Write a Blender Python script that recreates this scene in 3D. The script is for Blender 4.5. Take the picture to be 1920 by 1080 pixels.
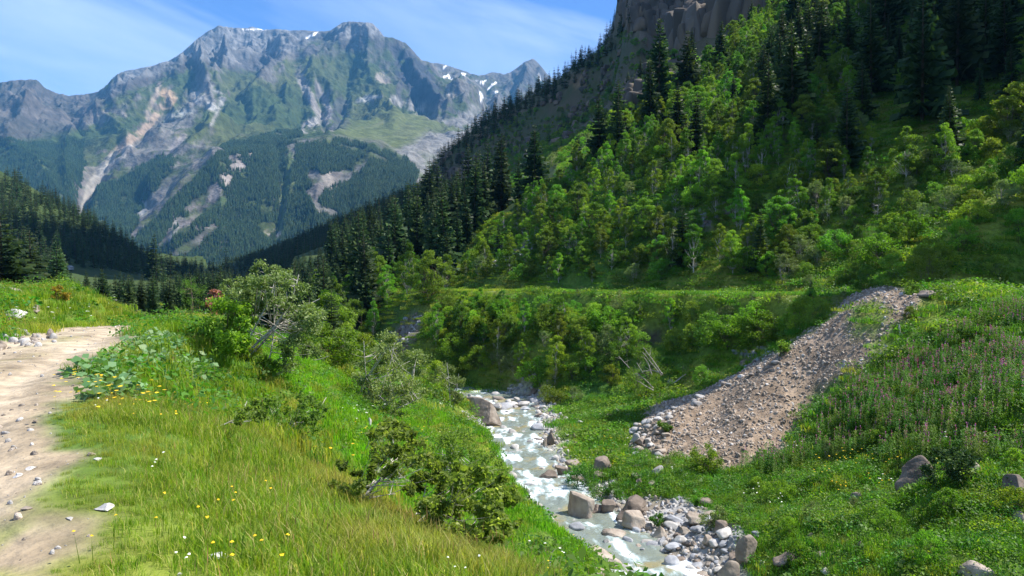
import bpy, bmesh, math, random
import numpy as np
from mathutils import Vector, Matrix
R = math.radians
for o in list(bpy.data.objects): bpy.data.objects.remove(o)
S = bpy.context.scene
C = S.collection

# ------------------------------------------------------------------ camera
F = 1400.0; HOR = 500.0
PITCH = math.atan((540-HOR)/F)
cam_d = bpy.data.cameras.new('camera'); cam = bpy.data.objects.new('camera', cam_d); C.objects.link(cam)
cam_d.sensor_width = 36; cam_d.lens = F*36/1920
cam_d.clip_start = 0.1; cam_d.clip_end = 40000
cam.rotation_euler = (R(90)-PITCH, 0, 0); cam.location = (0, 0, 0)
S.camera = cam

# ------------------------------------------------------------------ world, sun
SUN_AZ = R(80)      # clockwise from +Y: to the right and a little ahead
SUN_EL = R(54)
W = bpy.data.worlds.new('World'); S.world = W; W.use_nodes = True
nt = W.node_tree; nd = nt.nodes; lk = nt.links
bg = nd['Background']; bg.inputs['Strength'].default_value = 0.082
sky = nd.new('ShaderNodeTexSky'); sky.sky_type = 'NISHITA'; sky.sun_disc = False
sky.sun_elevation = SUN_EL; sky.sun_rotation = SUN_AZ
sky.altitude = 1500; sky.air_density = 1.0; sky.dust_density = 0.25; sky.ozone_density = 2.2
tc = nd.new('ShaderNodeTexCoord')
# thin cirrus: noise on the view direction projected on a high plane
sep = nd.new('ShaderNodeSeparateXYZ'); lk.new(tc.outputs['Generated'], sep.inputs[0])
def wm(op, a, b=None, clamp=False):
    n = nd.new('ShaderNodeMath'); n.operation = op; n.use_clamp = clamp
    for i, v in enumerate((a, b)):
        if v is None: continue
        if hasattr(v, 'links'): lk.new(v, n.inputs[i])
        else: n.inputs[i].default_value = v
    return n.outputs[0]
az_ = wm('ARCTAN2', sep.outputs['X'], sep.outputs['Y']); el_ = wm('ARCSINE', sep.outputs['Z'])
comb = nd.new('ShaderNodeCombineXYZ'); lk.new(az_, comb.inputs[0]); lk.new(el_, comb.inputs[1])
m0 = nd.new('ShaderNodeMapping'); lk.new(comb.outputs[0], m0.inputs[0]); m0.inputs['Rotation'].default_value = (0, 0, R(19))
mp = nd.new('ShaderNodeMapping'); lk.new(m0.outputs[0], mp.inputs[0])
mp.inputs['Scale'].default_value = (1.5, 7.0, 1); mp.inputs['Location'].default_value = (8.0, 0.2, 0)
n1 = nd.new('ShaderNodeTexNoise'); n1.inputs['Scale'].default_value = 1.0; n1.inputs['Detail'].default_value = 9
n1.inputs['Roughness'].default_value = 0.52; n1.inputs['Distortion'].default_value = 0.55
lk.new(mp.outputs[0], n1.inputs['Vector'])
rp = nd.new('ShaderNodeValToRGB'); lk.new(n1.outputs[0], rp.inputs[0])
rp.color_ramp.elements[0].position = 0.40; rp.color_ramp.elements[0].color = (0, 0, 0, 1)
rp.color_ramp.elements[1].position = 0.72; rp.color_ramp.elements[1].color = (1, 1, 1, 1)
CLOUD = wm('ADD', wm('MULTIPLY', rp.outputs[0], 0.82), 0.02)
mix = nd.new('ShaderNodeMix'); mix.data_type = 'RGBA'
lk.new(CLOUD, mix.inputs['Factor'])
tint = nd.new('ShaderNodeMix'); tint.data_type = 'RGBA'; tint.blend_type = 'MULTIPLY'; tint.inputs['Factor'].default_value = 1
lk.new(sky.outputs[0], tint.inputs['A']); tint.inputs['B'].default_value = (.60, .81, 1.19, 1)
lk.new(tint.outputs['Result'], mix.inputs['A']); mix.inputs['B'].default_value = (6.3, 7.2, 8.8, 1)
lk.new(mix.outputs['Result'], bg.inputs['Color'])

sd = bpy.data.lights.new('sun', 'SUN'); sd.energy = 4.8; sd.angle = R(0.55); sd.color = (1.0, 0.95, 0.86)
so = bpy.data.objects.new('sun', sd); C.objects.link(so)
SV = Vector((math.sin(SUN_AZ)*math.cos(SUN_EL), math.cos(SUN_AZ)*math.cos(SUN_EL), math.sin(SUN_EL)))
so.rotation_euler = SV.to_track_quat('Z', 'Y').to_euler(); so.location = (60, -60, 120)

S.view_settings.view_transform = 'Standard'; S.view_settings.look = 'None'
S.view_settings.exposure = 1.18; S.view_settings.gamma = 1; S.view_settings.use_curve_mapping = False
S.render.engine = 'CYCLES'
cy = S.cycles
cy.max_bounces = 6; cy.diffuse_bounces = 3; cy.glossy_bounces = 2; cy.transmission_bounces = 3
cy.transparent_max_bounces = 8; cy.volume_bounces = 0; cy.use_denoising = True
cy.caustics_reflective = False; cy.caustics_refractive = False
cy.sample_clamp_indirect = 6

# ------------------------------------------------------------------ numpy noise
def _hash(ix, iy, seed):
    n = (ix.astype(np.int64)*374761393 + iy.astype(np.int64)*668265263 + seed*1442695041) & 0x7fffffff
    n = ((n ^ (n >> 13))*1274126177) & 0x7fffffff
    n = n ^ (n >> 16)
    return (n & 0xffff)/32767.5 - 1.0
def vnoise(x, y, seed=0):
    x = np.asarray(x, float); y = np.asarray(y, float)
    ix = np.floor(x); iy = np.floor(y); fx = x-ix; fy = y-iy
    fx = fx*fx*fx*(fx*(fx*6-15)+10); fy = fy*fy*fy*(fy*(fy*6-15)+10)
    a = _hash(ix, iy, seed); b = _hash(ix+1, iy, seed); c = _hash(ix, iy+1, seed); d = _hash(ix+1, iy+1, seed)
    return (a*(1-fx)+b*fx)*(1-fy)+(c*(1-fx)+d*fx)*fy
def fbm(x, y, oct=5, seed=0, gain=0.5, lac=2.03):
    s = 0; a = 1; t = 0
    for i in range(oct):
        s = s + a*vnoise(x, y, seed+i*17); t += a; a *= gain
        x = x*lac+11.3; y = y*lac-7.7
    return s/t
def ridged(x, y, oct=5, seed=0, gain=0.55, lac=2.1):
    s = 0; a = 1; t = 0; w = 1
    for i in range(oct):
        n = 1-np.abs(vnoise(x, y, seed+i*31)); n = n*n
        s = s+a*n*w; t += a; w = np.clip(n*1.4, 0, 1); a *= gain
        x = x*lac+5.1; y = y*lac+9.2
    return s/t
def sstep(a, b, x):
    t = np.clip((x-a)/(b-a), 0, 1); return t*t*(3-2*t)
def lerp(a, b, t): return a+(b-a)*t
def inpoly(px, py, poly):
    px = np.asarray(px, float); py = np.asarray(py, float); r = np.zeros(px.shape, bool)
    n = len(poly); j = n-1
    for i in range(n):
        xi, yi = poly[i]; xj, yj = poly[j]
        if yi != yj:
            r ^= ((yi > py) != (yj > py)) & (px < (xj-xi)*(py-yi)/(yj-yi)+xi)
        j = i
    return r
def dist_poly(px, py, pts, closed=False):
    """distance to a polyline, and the parameter along it (index units)"""
    best = np.full(np.shape(px), 1e18); par = np.zeros(np.shape(px))
    P_ = list(pts)+([pts[0]] if closed else [])
    for i in range(len(P_)-1):
        ax, ay = P_[i][:2]; bx, by = P_[i+1][:2]
        dx, dy = bx-ax, by-ay; L2 = dx*dx+dy*dy+1e-12
        t = np.clip(((px-ax)*dx+(py-ay)*dy)/L2, 0, 1)
        d = (px-ax-t*dx)**2+(py-ay-t*dy)**2
        m = d < best; best = np.where(m, d, best); par = np.where(m, i+t, par)
    return np.sqrt(best), par
def polymask(px, py, poly, soft):
    """1 inside, falls to 0 over `soft` outside"""
    d, _ = dist_poly(px, py, poly, True); ins = inpoly(px, py, poly)
    sd_ = np.where(ins, -d, d)
    return 1-sstep(-soft, soft, sd_)

# ------------------------------------------------------------------ pixel <-> world
cP, sP = math.cos(PITCH), math.sin(PITCH)
def P(px, py, D):
    cx = (px-960.0)/F; cy_ = (540.0-py)/F
    dy = cP+cy_*sP; dz = -sP+cy_*cP
    return np.array([cx/dy*D, D+0*cx, dz/dy*D])
def proj(x, y, z):
    y = np.maximum(y, 0.05)
    f = y*cP - z*sP; u = y*sP+z*cP
    f = np.maximum(f, 0.05)
    return 960+F*x/f, 540-F*u/f

# ------------------------------------------------------------------ thin plate spline
def tps_fit(pts, vals, lam=1e-4):
    pts = np.array(pts, float); n = len(pts)
    d2 = ((pts[:, None, :]-pts[None, :, :])**2).sum(-1)
    K = 0.5*d2*np.log(d2+1e-12)+lam*np.eye(n)
    A = np.zeros((n+3, n+3)); A[:n, :n] = K; A[:n, n] = 1; A[:n, n+1:] = pts; A[n, :n] = 1; A[n+1:, :n] = pts.T
    b = np.zeros(n+3); b[:n] = vals
    return pts, np.linalg.solve(A, b)
def tps_eval(m, x, y):
    pts, w = m; sh = np.shape(x); x = np.ravel(x); y = np.ravel(y)
    out = w[-3]+w[-2]*x+w[-1]*y
    for i, (a, b) in enumerate(pts):
        d2 = (x-a)**2+(y-b)**2
        out = out+w[i]*0.5*d2*np.log(d2+1e-12)
    return out.reshape(sh)

# ------------------------------------------------------------------ terrain control points (pixel x, pixel y, depth in metres)
CP = [
 # meadow and track beside the camera
 (0,1080,4),(0,900,5.8),(0,760,9),(100,690,12),(0,650,15.5),(240,612,23),(300,1080,4),(600,1080,4.3),(870,1085,5),
 (650,935,9),(560,860,13),(450,780,15),(340,592,24),(420,640,21),(300,800,8),(450,900,7.5),(480,690,20),
 (60,590,21),(0,560,24),(150,592,23.5),(-20,640,16.3),(90,618,19),(-100,600,17.5),(-150,560,24),(-300,560,26),(-300,640,18),(-300,800,9),
 # slope from the meadow down to the stream
 (640,770,25),(450,655,24),(700,870,22),(850,900,24),(900,812,38),(1080,1025,24),(1000,965,28),(900,860,36),(960,905,31),
 (800,1000,15),(900,1060,12),(1000,1080,17),(560,720,27),(700,760,34),(800,800,36),(780,730,55),(600,690,38),(520,650,32),
 (700,680,60),(620,650,60),
 # stream course
 (1230,1080,28.5),(1140,1000,33.6),(1080,955,37.2),(1010,890,44.5),(970,830,53.9),(965,780,65.5),(950,745,77),(900,738,81),
 # right bank and terrace
 (1100,880,44),(1130,780,60),(1200,720,72),(1250,900,39),(1350,1000,30.5),(1350,800,50),(1500,830,44),(1450,900,38),
 (1600,1000,27),(1700,1080,22),(1900,1080,20),(1900,950,24),(1700,900,31),(1600,830,38),(1600,750,43),(1700,700,43),
 (1900,750,31),(1900,650,38),(1800,620,45),(1740,572,50),(1920,560,46),(2150,560,46),(2150,760,30),(2150,950,22),
 # heap of rubble
 (1640,547,56),(1700,556,53),(1560,598,54.5),(1450,688,52.5),(1600,650,50.5),(1550,720,48),(1400,780,49),(1280,800,51),(1400,850,43.5),(1500,760,48),
 (1230,800,54),
 # ground behind the heap up to the embankment
 (1420,672,64),(1300,655,72),(1200,645,76),(1100,620,81),(1000,640,84),(900,700,88),(850,600,100),(1500,620,63),(1530,580,66),
 (1400,600,70),(1200,590,80),(1000,590,90),
 # embankment road edge
 (1600,553,62),(1400,551,70),(1200,549,80),(1000,547,92),(800,544,110),(1920,556,56),(2200,556,52),
 # hill foot behind the road
 (1600,546,70),(1400,545,79),(1200,543,91),(1000,540,104),(860,536,120),(1920,546,64),(2200,546,62),
 # sunlit spur of the hill
 (1300,400,95),(1300,200,140),(1500,300,95),(1500,100,142),(1800,100,112),(1700,300,86),(1650,430,78),(1900,420,68),(1900,250,84),(1920,0,124),
 (1100,400,113),(1100,300,140),(1250,190,156),(1400,85,172),(1480,0,195),(950,470,128),(870,520,122),(1700,-80,170),(2000,-150,160),
 (2300,200,70),(2300,-100,95),(2300,400,60),(2800,0,70),(1500,-150,250),(2300,-400,130),
 # hollow behind the spur, then shaded mountainside
 (800,480,165),(900,400,200),(1000,330,250),(1100,245,300),(1200,150,340),(700,540,150),(760,430,230),
 (900,330,340),(1000,270,370),(1100,170,400),(1200,90,400),(1300,90,400),(1420,50,400),(700,440,300),(800,380,320),(600,520,200),(600,470,320),
 (1180,-60,440),(1300,-90,415),(1450,-130,410),(1200,-300,600),(1500,-500,600),(1900,-500,400),
 (1160,5,520),(1130,80,540),(1000,165,580),(900,222,620),(830,280,650),(785,350,680),(600,428,900),(500,470,1100),(430,497,1400),
 (1160,200,900),(1000,280,950),(900,320,1000),(830,400,1050),(785,440,1050),(600,500,1400),(1400,0,900),
 # valley bottom beyond the meadow
 (0,610,60),(200,610,60),(340,625,50),(440,640,55),(0,575,110),(200,565,120),(500,620,90),(600,610,120),(300,570,160),(450,575,200),(560,560,200),
 (-300,600,60),(-300,560,120),(100,525,260),(300,530,300),(420,530,500),(350,515,800),(400,508,1200),(400,498,2000),(300,512,900),(360,513,900),(256,494,940),(400,511,900),(330,512,650),(250,506,1700),(320,508,1700),(150,498,1600),(300,503,2150),(100,492,2100),(250,519,480),(100,508,380),
 (650,620,100),(700,640,95),(740,620,100),(780,600,104),(720,665,96),
 # forested hill on the left
 (0,330,620),(-300,230,520),(100,385,760),(200,442,960),(300,508,1400),(0,430,420),(0,490,300),(150,470,560),(220,490,800),(-300,400,300),
 (0,440,900),(-300,340,800),(100,475,1100),(200,500,1300),(0,505,2000),(-300,500,1500),(800,480,2000),(600,500,2000),
]
Y0 = 10.0
pts_, vals_ = [], []
for (a, b, D) in CP:
    p = P(a, b, D); pts_.append((p[0]/(p[1]+Y0), math.log(p[1]+Y0))); vals_.append(p[2]/(p[1]+Y0))
for (x, y, z) in [(0,0,-1.66),(-4,0,-1.66),(-9,0,-1.2),(4,0,-3.2),(9,4,-7.5),(14,8,-10.5),(20,10,-9),(-16,8,-0.8),(0,-5,-1.7),(7,-5,-6),(-7,-5,-1.6),
                  (3,8,-4.6),(5,15,-8.2),(7,22,-11.4),(12,16,-10.8),(18,14,-9),(26,20,-6),(36,30,-2),(45,25,2),(60,30,10),(1.2,5,-2.9),(300,420,560),(400,600,820),(240,520,450),(500,900,950),(330,330,420)]:  # high points at the end: unseen mass added to shade the slope below
    pts_.append((x/(y+Y0), math.log(y+Y0))); vals_.append(z/(y+Y0))
TP = tps_fit(pts_, vals_, 3e-4)

STREAM = [(16,-8,-10.2),(11,10,-11.0),(7.6,20,-11.5),(5.5,28.5,-11.8),(4.3,33.6,-12),(3.2,37.2,-12.1),(1.6,44.5,-12.4),(.4,53.9,-12.7),(.23,65.5,-13.1),
          (-.55,77,-13.5),(-4.5,84,-14.0),(-11,90,-14.5),(-20,99,-15.4),(-34,122,-17),(-62,190,-21),(-135,400,-36),(-300,800,-60),(-620,1500,-60)]
SHW = [1.8,1.8,1.8,1.9,2.1,2.0,1.9,2.3,3.0,3.6,3.2,2.6,2.6,3,4,6,8,10]
TRACK = [(-1.9,-8),(-3.5,0),(-4.06,4),(-4.66,5.2),(-6.1,7.2),(-7.9,10.5),(-9.75,15.5),(-11.5,20),(-13.2,25),(-16,33),(-22,50)]
TZ = [-1.6,-1.64,-1.66,-1.66,-1.66,-1.65,-1.66,-1.72,-1.98,-2.9,-4.4]
ROAD = [(60,44,-1.6),(44,51,-1.9),(28,65,-2.5),(23,74,-2.7),(15.5,84,-2.95),(4.5,97,-3.15),(-11.5,115,-3.7),(-26,138,-4.6),(-48,190,-6)]
def interp_par(par, vals):
    i = np.clip(np.floor(par).astype(int), 0, len(vals)-2); f = par-i; v = np.array(vals, float)
    return v[i]*(1-f)+v[i+1]*f

def relief(x, y):
    """final ground height (without the smallest bumps)"""
    t = x/(y+Y0); L = np.log(y+Y0)
    z = tps_eval(TP, t, L)*(y+Y0)
    D = np.hypot(x, y)
    # coarse natural relief growing with distance
    rg = sstep(60, 130, D)
    z = z + (.75*fbm(x/5, y/5, 3, 15)+.35*(ridged(x/3.2, y/3.2, 2, 16)-.5))*sstep(9, 16, x)*sstep(60, 45, y)*sstep(14, 22, y)
    z = z + .30*fbm(x/3.5, y/3.5, 3, 17)*sstep(12, 20, y)*sstep(50, 40, y)*sstep(2, -3, x)
    z = z + 0.35*fbm(x/7, y/7, 3, 5)*sstep(8, 30, D)*(1-rg*.3)
    z = z + rg*1.6*fbm(x/22, y/22, 4, 9)*np.clip(D/200, .5, 3)
    px_, py_ = proj(x, y, z)
    hill = polymask(px_, py_, HILL, 20)*sstep(110, 180, D)
    z = z + hill*(ridged(x/45, y/45, 4, 21)-.45)*sstep(150, 350, D)*10
    z = z + 52*sstep(.712, .80, x/np.maximum(y, 1))*sstep(88, 100, y)*sstep(200, 165, y)  # unseen ridge added beyond the right edge to shade the upper right
    z = z + 62*sstep(61, 74, x)*sstep(60, 66, y)*sstep(78, 70, y)      # unseen spur added outside the frame to shade the right hillside
    return z
HILL = [(790,520),(870,420),(1000,320),(1180,200),(1420,60),(1460,-300),(1160,-300),(1160,0),(780,340)]

def carve(x, y, z):
    d, par = dist_poly(x, y, STREAM)
    bz = interp_par(par, [p[2] for p in STREAM]); hw = interp_par(par, SHW)
    wob = fbm(x/2.2, y/2.2, 3, 77)
    bank = np.where(y < 100, 2.6, 9.0)
    dd = d+wob*.7
    k = sstep(hw*.7, hw+bank, dd)
    bed = bz-0.35+0.22*fbm(x/.9, y/.9, 3, 3)+ .25*sstep(.6, 1.2, dd/hw)
    z = lerp(bed, z, k)
    # track
    dt_, pt = dist_poly(x, y, TRACK)
    tz = interp_par(pt, TZ)
    rut = -0.05*np.exp(-((np.abs(dt_)-.75)/.25)**2)
    kt = sstep(1.5, 2.7, dt_+.25*fbm(x*.7, y*.7, 2, 8))
    z = lerp(tz+rut+.04*fbm(x*1.2, y*1.2, 3, 4), z, kt)
    # embankment road
    dr, pr = dist_poly(x, y, ROAD)
    rz = interp_par(pr, [p[2] for p in ROAD])
    z = lerp(rz, z, sstep(2.6, 5.0, dr))
    return z, d, hw, dt_, dr, par

Tg = np.unique(np.concatenate([np.linspace(-2.4, -.95, 50), np.arange(-.95, .95, .004), np.linspace(.95, 2.6, 60)]))
Lg = np.arange(math.log(3.0), math.log(2300.0), .008)
TT, LL = np.meshgrid(Tg, Lg)
GY = np.exp(LL)-Y0; GX = TT*(GY+Y0)
# evaluate the smooth spline on a coarser grid and upsample
GZ = relief(GX, GY)
SKYR = [(400,505),(430,495),(600,430),(700,392),(785,362),(830,292),(900,236),(1000,178),(1070,130),(1130,95),(1155,40),(1166,-60),(1185,-200),(1200,-500)]
for _ in range(3):
    a_, b_ = proj(GX, GY, GZ); far_ = (np.hypot(GX, GY) > 150) & (GY > 100)
    bins = np.clip((a_/6).astype(int), 0, 209); have = np.full(210, 2000.)
    sel = far_ & (a_ > 395) & (a_ < 1205); np.minimum.at(have, bins[sel], b_[sel])
    cx_ = np.arange(210)*6+3.; want_ = np.interp(cx_, [s[0] for s in SKYR], [s[1] for s in SKYR]); d_ = np.where(have < 1999, have-want_, 0)
    d_ = np.where((cx_ > 400) & (cx_ < 1200), d_, 0)*sstep(1200, 1168, cx_)*sstep(398, 430, cx_); d_ = np.convolve(np.pad(d_, 1, 'edge'), np.ones(3)/3, 'valid')
    dp = np.interp(a_, cx_, d_); tot = np.maximum(500-np.interp(a_, cx_, have), 30)
    GZ = GZ+np.where(far_, dp/F*GY*sstep(.25, 1.0, (500-b_)/tot)*sstep(150, 260, GY), 0)*(a_ < 1205)*(a_ > 395)
GZ, G_ds, G_hw, G_dt, G_dr, G_sp = carve(GX, GY, GZ)
GD = np.hypot(GX, GY)
PX, PY = proj(GX, GY, GZ)

# region masks (painted materials of the ground itself)
HEAP = [(1640,540),(1745,556),(1735,566),(1700,600),(1660,655),(1560,722),(1500,780),(1480,850),(1400,885),(1290,865),(1200,850),(1190,800),(1240,762),(1330,730),(1420,682),(1530,622),(1600,562)]
jx = 14*fbm(GX/2, GY/2, 3, 51); jy = 10*fbm(GX/2, GY/2, 3, 52)
rng_heap = (GY > 38) & (GY < 61)
M_heap = polymask(PX+1.9*jx, PY+1.9*jy, HEAP, 9)*rng_heap
veg_on_heap = polymask(PX+jx, PY+jy, [(1600,600),(1640,575),(1665,600),(1650,650),(1600,660),(1590,640)], 14)*rng_heap
M_heap = M_heap*(1-.75*veg_on_heap)
M_track = 1-sstep(1.32, 1.85, G_dt+(.55+.15*(GY < 11))*fbm(GX*.9, GY*.9, 3, 60)+.5*sstep(15, 20, GY))
M_track = M_track*sstep(31, 27, GY)
M_track *= (1-.8*sstep(.1, .3, fbm(GX*.8, GY*.5, 4, 61))*sstep(.5, 1.3, G_dt)*(GY < 5))
M_bed = (1-sstep(.1, 1.5, (G_ds-G_hw)+1.0*fbm(GX/1.7, GY/1.7, 3, 62)))*sstep(86, 78, GY)
barR = polymask(PX+jx, PY+jy, [(1180,935),(1260,930),(1330,960),(1390,1000),(1400,1090),(1230,1090),(1200,1010),(1130,960)], 8)*(GY < 45)*(GY > 22)
barL = polymask(PX+jx, PY+jy, [(880,800),(915,830),(930,880),(900,860),(860,820)], 10)*(GY < 60)
M_bed = np.maximum(M_bed, np.maximum(barR, .0*barL))*(GY > 12)
M_scr2 = polymask(PX+jx, PY+jy, [(790,585),(740,620),(715,650),(715,668),(745,668),(775,640),(795,610)], 6)*(GY > 85)*(GY < 125)
M_scr3 = polymask(PX+jx, PY+jy, [(1380,655),(1455,650),(1470,665),(1425,695),(1395,690)], 8)*(GY > 57)*(GY < 72)
M_scr4 = polymask(PX+jx, PY+jy, [(960,470),(900,500),(905,510),(960,492),(1040,420),(1030,415)], 6)*(GY > 100)*(GY < 160)
M_scr5 = polymask(PX+jx, PY+jy, [(1270,430),(1370,370),(1400,380),(1300,450)], 6)*(GY > 70)*(GY < 120)*(fbm(GX, GY, 2, 90) > -.1)
M_dark = polymask(PX+jx, PY+jy, [(1150,640),(1180,625),(1240,610),(1250,640),(1190,650)], 8)*(GY > 70)*(GY < 90)
M_road = 1-sstep(2.0, 2.6, G_dr)
M_cliff = polymask(PX+3*jx, PY+3*jy, HILL, 12)*(GD > 200)
M_left = polymask(PX, PY, [(-600,500),(0,556),(120,560),(205,602),(250,612),(345,585),(420,640),(480,700),(620,700),(700,700),(800,760),(900,850),(1090,1030),(1090,1200),(-600,1200)], 5)*(GY < 60)*(G_ds > 1)*(GX < 6)
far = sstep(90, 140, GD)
fi = lambda a: np.asarray(a, float)[..., None]
def colmix(a, b, m): return a*(1-fi(m))+b*fi(m)
nA = fbm(GX/3.1, GY/3.1, 4, 100); nB = fbm(GX/.8, GY/.8, 4, 101); nC = fbm(GX/9, GY/9, 3, 102)
grassA = np.array([.10,.17,.018]); grassB = np.array([.17,.19,.03]); grassC = np.array([.055,.125,.018])
col = colmix(grassA, grassB, np.clip(.5+1.2*nA, 0, 1)); col = colmix(col, grassC, np.clip(.4+1.3*nC, 0, 1))
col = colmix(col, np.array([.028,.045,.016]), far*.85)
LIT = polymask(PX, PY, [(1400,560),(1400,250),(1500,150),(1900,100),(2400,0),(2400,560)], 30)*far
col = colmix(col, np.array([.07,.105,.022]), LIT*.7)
HU = GX+.3*GY; HV = GZ+.15*GY
rockc = colmix(np.array([.20,.155,.115]), np.array([.075,.068,.06]), np.clip(.5+1.3*fbm(HU/9, HV/22, 5, 103, gain=.6)+.8*fbm(HU/40, HV/3, 3, 107), 0, 1))
rockc = colmix(rockc, np.array([.30,.19,.10]), sstep(.15, .4, fbm(HU/14, HV/40, 3, 104))*.7)
cl = .75*M_cliff*sstep(.0, .16, ridged(HU/40, HV/30, 5, 105)-.52+.25*sstep(.05, -.3, (PY-120)/400.)*1.2)
CLIFFTOP = polymask(PX+jx, PY+jy, [(1165,-300),(1165,60),(1215,85),(1280,112),(1350,82),(1440,50),(1500,0),(1520,-300)], 8)*(GD > 260)
cl = np.maximum(cl, CLIFFTOP)
col = colmix(col, colmix(np.array([.055,.072,.028]), np.array([.095,.08,.05]), np.clip(.5+1.8*fbm(HU/12, HV/8, 5, 108, gain=.6),0,1)), M_cliff*.9)
col = colmix(col, rockc, cl*.9)
RUB = colmix(np.array([.28,.21,.15]), np.array([.15,.11,.077]), np.clip(.5+1.4*fbm(GX/.6, GY/.6, 4, 106), 0, 1))
col = colmix(col, RUB, M_heap)
col = colmix(col, np.array([.17,.155,.15]), np.maximum(np.maximum(M_scr2, M_scr3*.9), np.maximum(M_scr4, M_scr5)))
col = colmix(col, np.array([.05,.04,.03]), M_dark)
TRK = colmix(np.array([.38,.315,.225]), np.array([.26,.205,.14]), np.clip(.45+1.3*nA+.9*nB, 0, 1))
TRK = colmix(TRK, np.array([.47,.385,.285]), np.exp(-((np.abs(G_dt)-.75)/.3)**2)*.5)
TRK = colmix(TRK, np.array([.20,.20,.07]), sstep(.05, .35, fbm(GX*.9, GY*.45, 4, 131))*sstep(.6, .0, np.abs(G_dt-.1))*.45)
TRK = colmix(TRK, np.array([.22,.14,.09]), sstep(.75, .2, np.hypot((GX+8.6)/1.1, (GY-9.7)/.5))*.8)
col = colmix(col, TRK, M_track)
col = colmix(col, colmix(np.array([.32,.31,.30]), np.array([.21,.18,.14]), np.clip(.5+2*nB, 0, 1)), M_bed)
col = colmix(col, np.array([.22,.19,.15]), M_road*.8*sstep(-.3,.3,nB+.2))
M_bare = np.clip(M_heap+M_track+M_bed+M_scr2+M_scr3+M_scr4+M_scr5+M_road+cl, 0, 1)
# small bumps
bump = np.where(GD < 150, .05*fbm(GX*1.7, GY*1.7, 3, 110), 0)*(1-M_track*.8)
bump = bump+M_heap*(.16*np.abs(fbm(GX/.8, GY/.8, 3, 111))+.35*fbm(GX/4, GY/4, 2, 114))+M_bed*.10*np.abs(fbm(GX/.5, GY/.5, 3, 112))
bump = bump+(cl*9.0+2.5*M_cliff)*(ridged(HU/11, HV/32, 5, 113)-.5)*sstep(200, 380, GD)+cl*5*fbm(HU/60, HV/7, 4, 115)*sstep(250, 400, GD)
dome = polymask(PX, PY, HEAP, 42)*rng_heap
bump = bump+.9*dome*sstep(.2, 1, dome)+M_heap*.28*(ridged((GX*.62-GY*.78)/2.2, (GX*.78+GY*.62)/14, 3, 119)-.5)
GZ = GZ+bump*sstep(2, 6, GD)

def H(x, y):
    """ground height by bilinear lookup"""
    x = np.asarray(x, float); y = np.asarray(y, float)
    L = np.log(np.maximum(y+Y0, 3.01)); t = x/(y+Y0)
    fj = np.clip((L-Lg[0])/.008, 0, len(Lg)-1.001); fi_ = np.clip(np.interp(t, Tg, np.arange(len(Tg))), 0, len(Tg)-1.001)
    j = fj.astype(int); i = fi_.astype(int); a = fj-j; b = fi_-i
    return (GZ[j, i]*(1-b)+GZ[j, i+1]*b)*(1-a)+(GZ[j+1, i]*(1-b)+GZ[j+1, i+1]*b)*a
def G_at(A, x, y):
    L = np.log(np.maximum(np.asarray(y)+Y0, 3.01)); t = np.asarray(x)/(np.asarray(y)+Y0)
    j = np.clip(np.round((L-Lg[0])/.008).astype(int), 0, len(Lg)-1); i = np.clip(np.round(np.interp(t, Tg, np.arange(len(Tg)))).astype(int), 0, len(Tg)-1)
    return A[j, i]
def hit(px, py, dmin=3.0, dmax=2000.0, dflt=None):
    """first ground point seen at a photograph pixel"""
    D = np.exp(np.arange(math.log(dmin), math.log(dmax), .004))
    q = P(px, py, D); h = H(q[0], q[1])
    w = np.nonzero(q[2] <= h)[0]
    if len(w) == 0:
        return None if dflt is None else np.array(hit_at(px, dflt))
    k = w[0]; return np.array([q[0][k], q[1][k], h[k]])
def hit_at(px, D):
    x = (px-960.0)/F*D; return (x, D, float(H(x, D)))
# visibility of every ground vertex from the photograph's place
ang = GZ/np.maximum(GY, .5)
hor = np.maximum.accumulate(np.where(GY > 3, ang, -9), axis=0)

# ------------------------------------------------------------------ mesh helpers
def link(o, parent=None):
    C.objects.link(o)
    if parent is not None: o.parent = parent
    return o
def np_mesh(name, V, faces, mats, tint=None, midx=None, smooth=False, color=None):
    """faces: list of (k,3) or (k,4) arrays"""
    me = bpy.data.meshes.new(name)
    V = np.asarray(V, np.float32); me.vertices.add(len(V)); me.vertices.foreach_set('co', V.ravel())
    faces = [np.asarray(f, np.int32) for f in faces if len(f)]
    nl = sum(f.size for f in faces); nf = sum(len(f) for f in faces)
    me.loops.add(nl); me.loops.foreach_set('vertex_index', np.concatenate([f.ravel() for f in faces]))
    me.polygons.add(nf)
    st = np.concatenate([np.full(len(f), f.shape[1], np.int32) for f in faces])
    me.polygons.foreach_set('loop_start', np.concatenate([[0], np.cumsum(st)[:-1]]).astype(np.int32))
    for m in mats: me.materials.append(m)
    if midx is not None: me.polygons.foreach_set('material_index', np.asarray(midx, np.int32))
    me.update(calc_edges=True)
    if smooth: me.polygons.foreach_set('use_smooth', np.ones(nf, bool))
    if tint is not None:
        a = me.attributes.new('tint', 'FLOAT', 'POINT'); a.data.foreach_set('value', np.asarray(tint, np.float32))
    if color is not None:
        a = me.attributes.new('Col', 'FLOAT_COLOR', 'POINT')
        a.data.foreach_set('color', np.concatenate([color, np.ones((len(color), 1))], 1).astype(np.float32).ravel())
    return me
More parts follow.
